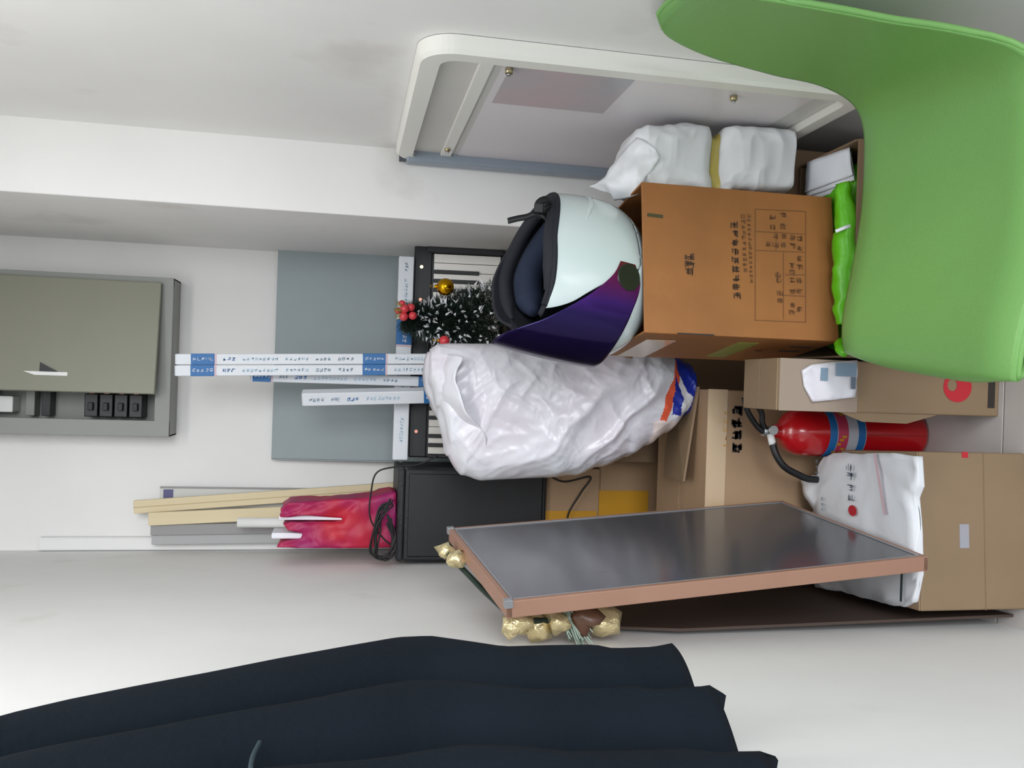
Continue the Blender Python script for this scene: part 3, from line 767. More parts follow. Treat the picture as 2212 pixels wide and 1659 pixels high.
for px, py, n_ in ((1768, 1010, 4), (1780, 1080, 3)):
    p = at(px, py, Z=zs_ + .005) - sh.location
    glyphs('printed_text', n_, .011, .014, M_GREYPRINT, sh, (0, 0, 0), rg, mtx=Matrix.Translation((p.x - .03, p.y, p.z + .001)) @ Matrix.Rotation(-PI / 2, 4, 'X'), dense=4)
onsheet('dark_print_bar', 1948, 1265, .07, .008, mat('dark_teal_ink', (52, 66, 70), .5))

# ------------------------------------------------------------------ framed dark board standing on it
C_ = Vector((-.319, 1.516, .34)); w_, h_ = .511, .878
yaw, lean, til = .085, .061, .083
sc_ = 1.0
u = Vector((math.sin(yaw), math.cos(yaw), 0)); n = Vector((math.cos(yaw), -math.sin(yaw), 0))
v = math.cos(lean) * Vector((0, 0, 1)) - math.sin(lean) * n
u2 = u * math.cos(til) + v * math.sin(til); v2 = -u * math.sin(til) + v * math.cos(til); nn = u2.cross(v2)
# move it along the sight line so that its foot stands on the film
k_ = (CAMLOC.z - (zs_ + .006)) / (CAMLOC.z - C_.z)
C_ = CAMLOC + (C_ - CAMLOC) * k_; w_ *= k_; h_ *= k_
db = thing('dark_framed_board', 'dark grey board with pinkish wooden edge leaning upright on left carton', 'board', C_)
db.rotation_euler = Matrix((u2, v2, nn)).transposed().to_euler()
# local x: along the foot away from camera, y: up, z: out of the face
TH = .03
boxo('back', (.004, w_ - .004, .004, h_ - .004, -TH, -.004), M_FRAMETAN, db, bev=.001)
boxo('face', (.012, w_ - .012, .012, h_ - .012, -.004, -.0005), M_SLATE, db, bev=.0008)
for b in ((0, .012, 0, h_, -TH - .001, .001), (w_ - .012, w_, 0, h_, -TH - .001, .001)):
    boxo('edge_rail', b, M_FRAMETAN, db, bev=.002)
for b in ((.0, w_, 0, .012, -TH - .0008, .0008), (.0, w_, h_ - .012, h_, -TH - .0008, .0008)):
    boxo('edge_rail', b, M_FRAMETAN, db, bev=.002)
for b in ((.012, .0145, .012, h_ - .012, -.0006, .0012), (w_ - .018, w_ - .012, .012, h_ - .012, -.0006, .0014), (.012, w_ - .012, .012, .018, -.0006, .0014), (.012, w_ - .012, h_ - .0155, h_ - .012, -.0006, .0012)):
    boxo('silver_bead', b, M_SILVER, db, bev=.0004)
for b in ((-.002, .014, h_ - .012, h_ + .003, -.012, .003), (w_ - .014, w_ + .002, h_ - .012, h_ + .004, -.012, .004)):
    boxo('corner_clip', b, M_SILVER, db, bev=.001)
ds = thing('shade_sheet', 'dark brown sheet added as shade behind the framed board by left wall', 'sheet', (wallx(1.67) + .03, 1.67, 0), (0, math.radians(-1.0), math.atan(.079)))  # added sheet, its dark colour stands in for shade between board and wall
plate('sheet', [(0, 0), (.56, 0), (.56, .93), (.06, .96), (0, .8)], .006, mat('dark_brown_shade', (74, 58, 50), .7, var=.15, vscale=5), ds, mtx=Matrix.Rotation(PI / 2, 4, 'Z'))
# gold decorations stuffed between the board and the wall
gl = C_ + u2 * (w_ * .35) + v2 * (h_ * .8) - nn * .085
gd = thing('gold_decoration', 'bunch of gold foil ornaments wedged behind the dark framed board', 'ornament', (gl.x, gl.y, gl.z - .1))
rg = random.Random(17)
def lump(name, c, s, m, rot=0):
    bm = bmesh.new(); bmesh.ops.create_icosphere(bm, subdivisions=2, radius=1)
    for v_ in bm.verts:
        v_.co *= 1 + fbm(v_.co + Vector((rot, 0, 0)), 1.4, 3) * .75
    bmesh.ops.transform(bm, matrix=Matrix.Translation(c - gd.location) @ Euler((rot, rot * .7, rot * 1.3)).to_matrix().to_4x4() @ Matrix.Diagonal((s[0], s[1], s[2], 1)), verts=bm.verts)
    bmobj(name, bm, m, gd, True)
Yd = C_.y + .04
PG = [((1118, 1345), (.022, .03, .028), M_GOLDPALE), ((1165, 1350), (.026, .024, .034), M_GOLDPALE), ((1205, 1345), (.024, .03, .024), M_GOLDPALE), ((1300, 1340), (.03, .03, .036), M_GOLDPALE), ((1262, 1335), (.02, .03, .03), mat('brown_ornament', (96, 66, 50), .4))]
for i, ((px, py), s, m) in enumerate(PG): lump('foil_ornament', at(px, py, Y=Yd + .02 * (i % 2)), s, m, i * 1.1)
bm = bmesh.new()
c0 = at(1235, 1338, Y=Yd)
for i in range(90):
    a_ = Vector((rg.uniform(-1, 1), rg.uniform(-1, 1), rg.uniform(-1, 1))) * .012
    b_ = Vector((-.035 + rg.uniform(-.01, .01), rg.uniform(-.02, .02), -.03 + rg.uniform(-.01, .03)))
    tube(bm, [c0 + a_ + Vector((.03, .02, .02)) - gd.location, c0 + a_ + b_ * .9 - gd.location], .0012, 3)
o = bmobj('tinsel', bm, mat('grey_green_tinsel', (104, 118, 104), .4, metal=.3), gd); o['kind'] = 'stuff'
for i, (px, py) in enumerate(((962, 1190), (985, 1208))):
    lump('foil_ornament', at(px, py, Y=C_.y + .36 - .07 * i), (.022, .02, .02), M_GOLDPALE, 2 + i)
tubeo('garland_stem', [at(962, 1190, Y=C_.y + .36) - gd.location, at(1010, 1240, Y=C_.y + .27) - gd.location, at(1060, 1290, Y=C_.y + .17) - gd.location, at(1118, 1335, Y=Yd) - gd.location, at(1200, 1340, Y=Yd + .01) - gd.location, at(1300, 1335, Y=Yd) - gd.location], .006, M_NEEDLE, gd)

# ------------------------------------------------------------------ open carton with green bag, papers; narrow carton with red ring
YO = 1.70
ox0 = at(1850, 772, Y=YO).x; ox1 = .565; zo = at(1850, 400, Y=YO).z
oc = thing('open_carton', 'open brown carton behind the green chair holding bag and papers', 'carton', ((ox0 + ox1) / 2, YO + .12, 0))
a, b = (ox1 - ox0) / 2, .125
for nm, bb in (('front_wall', (-a, a, -b, -b + .005, 0, zo)), ('back_wall', (-a, a, b - .005, b, 0, zo)), ('side_wall', (-a, -a + .005, -b + .005, b - .005, 0, zo)), ('side_wall', (a - .005, a, -b + .005, b - .005, 0, zo + .004)), ('bottom', (-a + .005, a - .005, -b + .005, b - .005, 0, .005))):
    boxo(nm, bb, M_KRAFT3, oc, bev=.001)
# brown helmet box (needs its height first)
YX = 1.74
bz0 = zo + .004
gbag = thing('green_bag', 'bright lime green plastic bag filling the open carton', 'bag', ((ox0 + ox1) / 2, YO + .12, .006))
bm = bmesh.new()
def gfn(u, v):
    th = 2 * PI * u; ph = PI * v - PI / 2
    e = .45
    sp = lambda s_: math.copysign(abs(s_) ** e, s_)
    p = Vector(((a - .012) * sp(math.cos(ph)) * sp(math.cos(th)), (b - .012) * sp(math.cos(ph)) * sp(math.sin(th)), (zo - .008) / 2 + (zo - .008) / 2 * sp(math.sin(ph))))
    k = fbm(p, 14, 3) * .006
    return Vector((p.x * (1 - abs(k) * 2), p.y * (1 - abs(k) * 2), min(p.z, zo - .009) + (k if p.z > .1 and p.z < zo - .03 else 0)))
uvgrid(bm, 60, 40, gfn, True)
bmobj('film_body', bm, M_GREEN, gbag, True)
# crumpled rolls of film bulging over the rim on both sides of the box
def roll(name, pts, r, m, parent):
    bm = bmesh.new(); pp = [p - parent.location for p in smoothpath(pts, 10)]
    tube(bm, pp, lambda t_: r * (.55 + .45 * math.sin(PI * min(max(t_ * .9 + .05, 0), 1))), 14)
    for v_ in bm.verts: v_.co += Vector((1, 1, 1)) * fbm(v_.co, 30, 2) * .006
    bmobj(name, bm, m, parent, True)
roll('film_roll', [at(1822, 395, Y=YO + .022), at(1826, 470, Y=YO + .02), at(1826, 560, Y=YO + .018), at(1824, 640, Y=YO + .018), at(1822, 700, Y=YO + .02)], .026, M_GREEN, gbag)
roll('film_tuft', [at(1822, 735, Y=YO + .03), at(1815, 752, Y=YO - .0), at(1826, 765, Y=YO - .02)], .012, M_GREEN, gbag)
tubeo('white_tie', [at(1805, 500, Y=YO + .0) - gbag.location, at(1824, 492, Y=YO - .008) - gbag.location, at(1838, 487, Y=YO) - gbag.location], .004, M_PAPER, gbag)
pl = [at(1742, 352, Y=YO + .19), at(1836, 316, Y=YO + .045), at(1842, 378, Y=YO + .03), at(1738, 416, Y=YO + .19)]
pg = thing('paper_stack', 'loose white printed papers standing in the open carton', 'paper', (pl[0].x, YO + .1, zo - .12))
for k in range(3):
    bm = bmesh.new()
    P_ = [p - pg.location + Vector((-.01 * k, .004 * k, -.006 * k)) for p in pl]
    P_ = [P_[0], P_[1], P_[2], P_[3]]
    def fnp(u, v_): 
        p = P_[0].lerp(P_[1], u).lerp(P_[3].lerp(P_[2], u), v_)
        return p + Vector((0, fbm(p, 12, 2) * .006, fbm(p, 18, 2) * .004))
    uvgrid(bm, 12, 8, fnp)
    o = bmobj('sheet', bm, M_PAPER, pg, True); md = o.modifiers.new('thickness', 'SOLIDIFY'); md.thickness = .0015
# narrow carton
YR = 1.735
nx0 = at(1900, 893, Y=YR).x; nx1 = ox0 - .006
nz = at(1678, 840, Y=YR).z
nc, an_, bn, hn = carton('ring_marked_carton', 'tall narrow tan carton with red ring mark beside green chair', nx0, nx1, YR, YR + .16, 0, nz, M_KRAFT2)
rc = at(2068, 836, Y=YR); rcx, rcz = rc.x - nc.location.x, rc.z
rr = .037
bm = bmesh.new(); N = 40
hc = Vector((rcx + .004, rcz + .014)); hr = .0125
Vo = [bm.verts.new((max(min(rcx + rr * .95 * math.cos(2 * PI * k / N), an_ - .001), -an_ + .001), 0, rcz + rr * math.sin(2 * PI * k / N))) for k in range(N)]
Vi = [bm.verts.new((hc.x + hr * 1.1 * math.cos(2 * PI * k / N), 0, hc.y + hr * math.sin(2 * PI * k / N))) for k in range(N)]
for k in range(N): bm.faces.new((Vo[k], Vo[(k + 1) % N], Vi[(k + 1) % N], Vi[k]))
o = bmobj('red_ring', bm, M_REDINK, nc); o.location = (0, -bn - .001, 0)
boxo('dark_print', (-an_ + .02, an_ - .001, -bn - .0012, -bn, .012, .03), M_INK, nc, bev=0)
boxo('pale_upper_panel', (-an_ + .0005, an_ - .0005, -bn - .0008, -bn, at(1852, 840, Y=YR).z, nz - .006), mat('grey_pink_card', (150, 134, 120), .7), nc, bev=0)
# side flap turned out towards the extinguisher
pf = [(0, 0), (.20, .0), (.17, .012), (.05, .014)]
plate('torn_flap', [(0, nz * .28), (-.022, nz * .42), (-.02, nz * .62), (0, nz * .72)], .003, M_KRAFT2, nc, mtx=Matrix.Translation((-an_, -bn + .004, 0)))
# white shipping pouch on it
ppz = at(1790, 830, Y=YR - .01)
pw = thing('shipping_pouch', 'crinkled white and grey plastic pouch stuck on the narrow carton', 'pouch', (ppz.x, YR - .003, ppz.z))
ol = [(1733, 800), (1752, 788), (1800, 782), (1852, 778), (1850, 830), (1846, 858), (1800, 864), (1755, 868), (1738, 835)]
PP = [at(x, y, Y=YR - .008) - pw.location for x, y in ol]
bm = bmesh.new(); f = bm.faces.new([bm.verts.new((p.x, 0, p.z)) for p in PP])
r = bmesh.ops.extrude_face_region(bm, geom=[f]); bmesh.ops.translate(bm, vec=(0, -.006, 0), verts=[v_ for v_ in r['geom'] if isinstance(v_, bmesh.types.BMVert)])
bmesh.ops.triangulate(bm, faces=[q_ for q_ in bm.faces if len(q_.verts) > 4]); bmesh.ops.subdivide_edges(bm, edges=bm.edges, cuts=4, use_grid_fill=True)
for v_ in bm.verts:
    if v_.co.y < -.003: v_.co.y += fbm(v_.co, 40, 3) * .006
bmobj('film', bm, M_BAG, pw, True)
for k, (x0, x1, y0, y1, m) in enumerate(((1805, 1850, 785, 812, M_GREYPRINT), (1772, 1788, 795, 822, M_GREYPRINT), (1838, 1848, 815, 840, mat('slate_ink', (96, 108, 124), .6)))):
    A_, B_ = at(x0, y1, Y=YR - .012) - pw.location, at(x1, y0, Y=YR - .012) - pw.location
    boxo('print_patch', (A_.x, B_.x, -.011, -.0095, B_.z, A_.z), m, pw, bev=0)

# ------------------------------------------------------------------ orange-brown box that carries the helmet
fl_, fr_ = at(1600, 728, Y=YX).x, at(1600, 410, Y=YX + .05).x
bw = math.hypot(fr_ - fl_, .05); hyaw = math.atan2(.05, fr_ - fl_)
bd = .28
bzt = at(1387, 560, Y=YX + .03).z
bh = bzt - bz0
ob = thing('printed_carton', 'orange-brown carton with printed table with the white helmet sitting in its open top', 'carton', (fl_, YX, bz0), (0, 0, hyaw))
for nm_, b_ in (('front_wall', (0, bw, 0, .005, 0, bh)), ('back_wall', (0, bw, bd - .005, bd, 0, bh)), ('side_wall', (0, .005, .005, bd - .005, 0, bh)), ('side_wall', (bw - .005, bw, .005, bd - .005, 0, bh)), ('bottom', (.005, bw - .005, .005, bd - .005, 0, .006))):
    boxo(nm_, b_, M_CARTON, ob, bev=.0015)
boxo('back_flap', (.004, bw - .004, 0, .004, 0, .10), M_CARTON, ob, bev=.0012, mtx=Matrix.Translation((0, bd + .001, bh)) @ Matrix.Rotation(math.radians(-150), 4, 'X'))
def bl(px, py):
    """local x,z on the front face"""
    r = FWD + DWN * ((px - CX) / FPX) - RGT * ((py - CY) / FPX)
    nrm = Vector((math.sin(hyaw), -math.cos(hyaw), 0)); t_ = (ob.location - CAMLOC).dot(nrm) / r.dot(nrm)
    p = CAMLOC + r * t_ - ob.location
    return p.x * math.cos(hyaw) + p.y * math.sin(hyaw), p.z
def ink_line(name, p, q, th, m=None):
    (x0, z0), (x1, z1) = bl(*p), bl(*q)
    d = Vector((x1 - x0, 0, z1 - z0)); nv = Vector((-d.z, 0, d.x)).normalized() * th / 2
    bm = bmesh.new(); A_, B_ = Vector((x0, -.0008, z0)), Vector((x1, -.0008, z1))
    bm.faces.new([bm.verts.new(v_) for v_ in (A_ - nv, B_ - nv, B_ + nv, A_ + nv)])
    return bmobj(name, bm, m or M_INKBROWN, ob)
for p, q in (((1632, 452), (1738, 457)), ((1632, 500), (1738, 506)), ((1632, 541), (1738, 545)), ((1630, 692), (1740, 696)), ((1631, 452), (1631, 692)), ((1740, 457), (1740, 696)), ((1695, 594), (1738, 594)), ((1690, 638), (1738, 640)), ((1692, 545), (1692, 690)), ((1676, 500), (1676, 541))):
    ink_line('table_line', p, q, .0018)
rg = random.Random(2)
def btext(px0, py0, n, w, h, m=None, dense=6, nm='printed_text'):
    x_, z_ = bl(px0, py0)
    glyphs(nm, n, w, h, m or M_INKBROWN, ob, (x_, -.0009, z_), rg, dense=dense, gap=.2, wt_=.16)
btext(1600, 648, 9, .017, .018, mat('dark_brown_ink', (72, 48, 30), .75), 8)
btext(1614, 590, 11, .0105, .0105); btext(1627, 612, 15, .009, .0095)
for px, ys_ in ((1674, (492, 470)), (1696, (490, 466)), (1664, (528,)), (1680, (530, 512)), (1698, (530, 512)), (1716, (532, 514)), (1732, (536, 516)), (1716, (590, 575)), (1732, (578, 560)), (1716, (630, 607)), (1732, (630, 607)), (1716, (676, 660)), (1732, (670,)), (1686, (606, 594)), (1690, (650, 634))):
    for y_ in ys_: btext(px + 2, y_ + 6, 1, .014, .0155, None, 8)
# dark stamp in the upper half
x_, z_ = bl(1490, 565)
glyphs('ink_stamp', 3, .019, .024, mat('dark_brown_ink', (72, 48, 30), .75), ob, (x_ - .032, -.0009, z_ - .012), random.Random(18), dense=9, gap=-.12)
ink_line('scuff', (1398, 464), (1432, 468), .008, mat('dark_green_scuff', (70, 66, 36), .8))
# left side details
boxo('olive_tape', (-.001, 0, bd * .2, bd * .85, bh * .36, bh * .36 + .05), M_GREENTAPE, ob, bev=0, mtx=None)
boxo('torn_white_tape', (-.0012, 0, bd * .25, bd, bh - .10, bh - .03), M_TAPECLEAR, ob, bev=0)
bm = bmesh.new(); bmesh.ops.create_circle(bm, cap_ends=True, segments=20, radius=.009, matrix=Matrix.Translation((-.0012, bd * .5, bh * .27)) @ Matrix.Rotation(PI / 2, 4, 'Y'))
bmobj('brown_dot', bm, M_INKBROWN, ob)
for k in range(2):
    boxo('pen_mark', (-.0012, 0, bd * (.25 + .2 * k), bd * (.28 + .2 * k), bh * .06, bh * .17), M_INK, ob, bev=0, mtx=None)
boxo('cut_slot', (.0, .003, -.0012, -.0002, bh - .16, bh - .075), M_INK, ob, bev=0)

# ------------------------------------------------------------------ white helmet, upside down on the box
def helmet():
    fdir = Vector((-.93, -.36, 0)).normalized()
    tilt = math.radians(18)
    opn = Vector((0, -math.sin(tilt), math.cos(tilt))); opn = (opn - fdir * opn.dot(fdir)).normalized()
    up = -opn; lft = up.cross(fdir)
    c = at(1278, 600, Y=1.885); c.z = bzt + .092
    T = thing('motorcycle_helmet', 'white motorcycle helmet upside down in carton with dark purple visor', 'helmet', (c.x, c.y, bzt - .06))
    q = Matrix((fdir, lft, up)).transposed().to_4x4()
    A_, B_, CT = .187, .138, .145
    mt = Matrix.Translation((0, 0, c.z - T.location.z)) @ q
    FH = .056
    def bottom(az):
        f = math.cos(az); return -.153 + .05 * max(0, -f) ** 1.3
    def surf(az, uz, k=1.0, grow=0):
        if uz >= 0: s_ = math.sqrt(max(0, 1 - (uz / CT) ** 2.3))
        else: s_ = 1 - .13 * (uz / .15) ** 2
        cz_, sz_ = math.cos(az), math.sin(az); e = .94
        return Vector(((A_ * k + grow) * s_ * math.copysign(abs(cz_) ** e, cz_), (B_ * k + grow) * s_ * math.copysign(abs(sz_) ** e, sz_), uz))
    DEG = math.radians
    def cheek_top(az):            # upper border of the cheek piece, az in degrees from the front
        return cinterp(az, [(33, -.154), (35, -.146), (39, -.13), (46, -.105), (55, -.078), (63, -.048), (70, -.012), (76, .022), (80, .045), (84, FH)])
    def build(k, m, name, ext=0, grow=0):
        bm = bmesh.new(); NU = 160
        def dome(u, v_):
            az = 2 * PI * u; dg = min(u, 1 - u) * 360; uz = CT - (CT - (FH if dg >= 84 else cinterp(dg, [(0, -.005), (30, .0), (60, .02), (84, FH)]))) * v_ ** 2
            return mt @ surf(az, min(uz, CT) , k, grow)
        uvgrid(bm, NU, 16, dome, True)
        def low(u, v_):
            d = 33 + (360 - 66) * u; az = DEG(d)
            dd = min(d, 360 - d); t_ = cheek_top(dd); b_ = bottom(az) - ext
            return mt @ surf(az, t_ + (min(b_, t_ - .0005) - t_) * v_, k, grow)
        uvgrid(bm, 161, 34, low)
        bmesh.ops.remove_doubles(bm, verts=bm.verts, dist=4e-4)
        return bmobj(name, bm, m, T, True)
    sh_ = build(1.0, M_HELM, 'shell'); md = sh_.modifiers.new('t', 'SOLIDIFY'); md.thickness = .005; md.offset = 0
    li = build(.95, M_LINING, 'lining', .008, -.002); md = li.modifiers.new('t', 'SOLIDIFY'); md.thickness = .012; md.offset = 0
    def ring(name, r, m, k, dz, a0, seg=10):
        pts_ = []
        for i in range(81):
            az = DEG(a0) + (2 * PI - 2 * DEG(a0)) * i / 80
            p = surf(az, bottom(az), k); p.z = bottom(az) + dz
            pts_.append(mt @ p)
        bm = bmesh.new(); tube(bm, pts_, lambda t_: r * min(1, .35 + 8 * min(t_, 1 - t_)), seg); return bmobj(name, bm, m, T, True)
    ring('edge_trim', .006, M_LINING, .992, -.001, 34)
    ring('neck_roll', .016, M_LINING, .88, -.004, 46, 14)
    ring('padding', .034, M_PAD, .7, .045, 44, 14)
    # the far half of the neck skirt stands proud of the rim
    def skirt(u, v_):
        d = 20 + 320 * u; az = DEG(d)
        far_ = max(0, -math.sin(az) * nearside)
        p = surf(az, bottom(az), .97); p.z = bottom(az) - v_ * (.006 + .042 * far_ ** .7 * (1 + .75 * math.cos(az)) / 1.5)
        return mt @ Vector((p.x * (1 - .06 * v_), p.y * (1 - .06 * v_), p.z))
    nearside = -1 if (mt.to_3x3() @ Vector((0, -1, 0))).y < 0 else 1
    bm = bmesh.new(); uvgrid(bm, 100, 8, skirt)
    o = bmobj('neck_skirt', bm, M_LINING, T, True); md = o.modifiers.new('t', 'SOLIDIFY'); md.thickness = .006
    # visor
    def vis(u, v_):
        az = DEG(-82 + 164 * u); aa = abs(az) / DEG(82)
        topz = cinterp(aa, [(0, .012), (.3, .018), (.6, .034), (.85, .05), (1, .035)])
        botz = cinterp(aa, [(0, -.245), (.14, -.236), (.28, -.205), (.4, -.168), (.5, -.138), (.6, -.106), (.7, -.074), (.8, -.045), (.9, -.02), (1, -.005)])
        uz = topz + (botz - topz) * v_
        s_ = math.sqrt(max(0, 1 - (uz / (CT * 1.1)) ** 2.3)) if uz > 0 else 1 - .05 * (uz / .2) ** 2
        k = 1.03 + .125 * (1 - aa) ** .8
        return mt @ Vector((A_ * k * s_ * math.copysign(abs(math.cos(az)) ** .94, math.cos(az)), B_ * 1.035 * s_ * math.copysign(abs(math.sin(az)) ** .94, math.sin(az)), uz))
    bm = bmesh.new(); uvgrid(bm, 90, 36, vis)
    o = bmobj('visor', bm, M_VISOR, T, True)
    o.matrix_local = mt; o.data.transform(mt.inverted())
    md = o.modifiers.new('t', 'SOLIDIFY'); md.thickness = .002
    for s_ in (-1, 1):
        pc = surf(s_ * DEG(72), .015); nr = Vector((pc.x / A_ ** 2, pc.y / B_ ** 2, .6)).normalized()
        p0 = mt @ (pc - nr * .01); p1 = mt @ (pc + nr * .0085)
        cylo('visor_pivot', p0, p1, .029, mat('dark_olive_disc', (38, 38, 32), .25), T, seg=32)
        p0 = mt @ Vector((.022, s_ * B_ * .9, -.06)); p1 = mt @ Vector((.022, s_ * B_ * .985, -.06))
        cylo('snap_stud', p0, p1, .006, M_SILVER, T, seg=16)
    # moulded ridges on the shell behind each cheek
    for s_ in (1, -1):
        pts_ = []
        for i in range(30):
            t_ = i / 29; az = s_ * DEG(100 + 66 * t_); uz = -.092 + .062 * math.sin(PI * t_ * .6)
            pts_.append(mt @ surf(az, uz))
        bm = bmesh.new(); tube(bm, pts_, lambda q_: .006 * math.sin(PI * min(max(q_ * .98 + .01, 0), 1)) + .0004, 8); bmobj('shell_ridge', bm, M_HELM, T, True)
    bm = bmesh.new(); rl = random.Random(6)
    for i in range(18):
        az = nearside * -1 * DEG(58 + 34 * i / 17)
        for k in range(2):
            u0 = -.132 + rl.uniform(-.001, .004); az2 = az - nearside * DEG(rl.uniform(.3, 1.2))
            q_ = [surf(az, u0), surf(az2, u0), surf(az2, u0 + .004), surf(az, u0 + .004)]
            bm.faces.new([bm.verts.new(mt @ (Vector((p.x, p.y, 0)) * 1.022 + Vector((0, 0, p.z)))) for p in q_])
    o = bmobj('edge_lettering', bm, mat('grey_lettering', (120, 130, 132), .5), T); o['kind'] = 'stuff'
    # chin strap flopping over the back rim
    yb_ = c.y - .1
    def ribbon(name, pts_, wd, m):
        pp = smoothpath(pts_, 8); bm = bmesh.new(); sd = Vector((.75, .1, .1)).normalized() * wd / 2
        V = [[bm.verts.new(p - T.location + sd * s_) for s_ in (-1, 1)] for p in pp]
        for a0_, b0_ in zip(V, V[1:]): bm.faces.new((a0_[0], a0_[1], b0_[1], b0_[0]))
        o_ = bmobj(name, bm, m, T, True)
        md_ = o_.modifiers.new('t', 'SOLIDIFY'); md_.thickness = .002
    ribbon('chin_strap', [at(1200, 500, Y=yb_ + .01), at(1178, 470, Y=yb_), at(1158, 461, Y=yb_), at(1138, 468, Y=yb_), at(1117, 472, Y=yb_), at(1097, 477, Y=yb_)], .013, M_BLACK)
    ribbon('chin_strap', [at(1165, 465, Y=yb_), at(1156, 448, Y=yb_ - .005), at(1166, 435, Y=yb_ - .005), at(1182, 431, Y=yb_), at(1192, 440, Y=yb_ + .01), at(1176, 453, Y=yb_)], .016, M_BLACK)
    bk = at(1164, 450, Y=yb_ - .006) - T.location
    boxo('buckle', (bk.x - .011, bk.x + .011, bk.y - .006, bk.y + .006, bk.z - .01, bk.z + .01), M_BLACK, T, bev=.003)
helmet()

# ------------------------------------------------------------------ white taped bundle by the notice board
sc0 = carton('plain_carton', 'plain carton by right wall under the white taped bundle', .46, .61, 1.955, 2.27, 0, at(1722, 335, Y=1.84).z, M_KRAFT3)
def bundle():
    zb = at(1722, 335, Y=1.84).z + .001
    Yc = 1.84
    base = Vector((at(1600, 335, Y=Yc).x, Yc + .085, zb))
    t = thing('taped_bundle', 'white wrapped bundle pinched by a yellow band beside the notice board', 'bundle', base)
    lev = [(1722, 268, 409), (1710, 264, 409), (1640, 262, 409), (1600, 263, 409), (1575, 268, 418), (1556, 288, 409), (1535, 266, 418), (1505, 260, 409), (1450, 259, 409), (1405, 259, 409), (1385, 268, 409), (1372, 290, 409), (1362, 320, 409)]
    tab = []
    for x, yr, yl in lev:
        pr, pl_ = at(x, yr, Y=Yc), at(x, yl, Y=Yc)
        tab.append(((pr.z + pl_.z) / 2, (pr.x + pl_.x) / 2 - base.x, (pr.x - pl_.x) / 2))
    tab[0] = (zb,) + tab[0][1:]
    zt2 = tab[-1][0]; zband = tab[5][0]
    def fn(u, v_):
        z = zb + (zt2 - zb) * v_
        c = sinterp(z, [(a_, b_) for a_, b_, _ in tab]); h = sinterp(z, [(a_, b_) for a_, _, b_ in tab])
        dep = .085 - .03 * math.exp(-((z - zband) / .022) ** 2)
        if v_ > .9: dep *= 1 - .45 * ((v_ - .9) / .1)
        an = 2 * PI * u + .3; ca, sa = math.cos(an), math.sin(an); e = .3
        px, py = c + h * math.copysign(abs(ca) ** e, ca), dep * math.copysign(abs(sa) ** e, sa)
        d = abs(z - zband); k = math.sin(px * 60 + 14 * (z - zband) * (1 if px > c else -1) + 3 * fbm((px, py, z), 6, 2))
        wr = (k * .006 * math.exp(-d / .06) + (noise.ridged_multi_fractal(Vector((px * 9 + z * 8, py * 6, z * 8 - px * 6)), 1.0, 2.1, 2, 1.0, 1.6) - 1.0) * .011)
        return Vector((px + (ca * wr), py + sa * wr, z - zb))
    bm = bmesh.new(); V = uvgrid(bm, 180, 160, fn, True); bm.faces.new(V[0][::-1]); bm.faces.new(V[-1])
    bmobj('wrapping', bm, M_WRAP, t, True)
    def fb(u, v_):
        p = fn(u, (zband - zb) / (zt2 - zb) + (v_ - .5) * .052)
        cc = sinterp(zband, [(a_, b_) for a_, b_, _ in tab])
        return Vector((cc + (p.x - cc) * 1.03, p.y * 1.03, p.z))
    bm = bmesh.new(); uvgrid(bm, 90, 6, fb, True); bmobj('yellow_band', bm, M_BAND, t, True)
    # loose corner of wrapping hanging off the top, to the left
    q = [at(1372, 300, Y=Yc + .03), at(1330, 345, Y=Yc + .04), at(1300, 385, Y=Yc + .06), at(1272, 402, Y=Yc + .09)]
    q2 = [at(1420, 335, Y=Yc - .004), at(1400, 385, Y=Yc - .004), at(1380, 415, Y=Yc + .0), at(1330, 435, Y=Yc + .06)]
    A_, B_ = smoothpath(q, 8), smoothpath(q2, 8)
    def fl2(u, v2_):
        i = int(u * (len(A_) - 1)); p = A_[i].lerp(B_[i], v2_) - base
        return p + Vector((0, -.012 * math.sin(PI * v2_) + fbm(p, 20, 2) * .014, fbm(p + Vector((5, 0, 0)), 22, 2) * .012))
    bm = bmesh.new(); uvgrid(bm, 25, 14, fl2)
    o = bmobj('loose_corner', bm, M_WRAP, t, True); md = o.modifiers.new('t', 'SOLIDIFY'); md.thickness = .003
bundle()

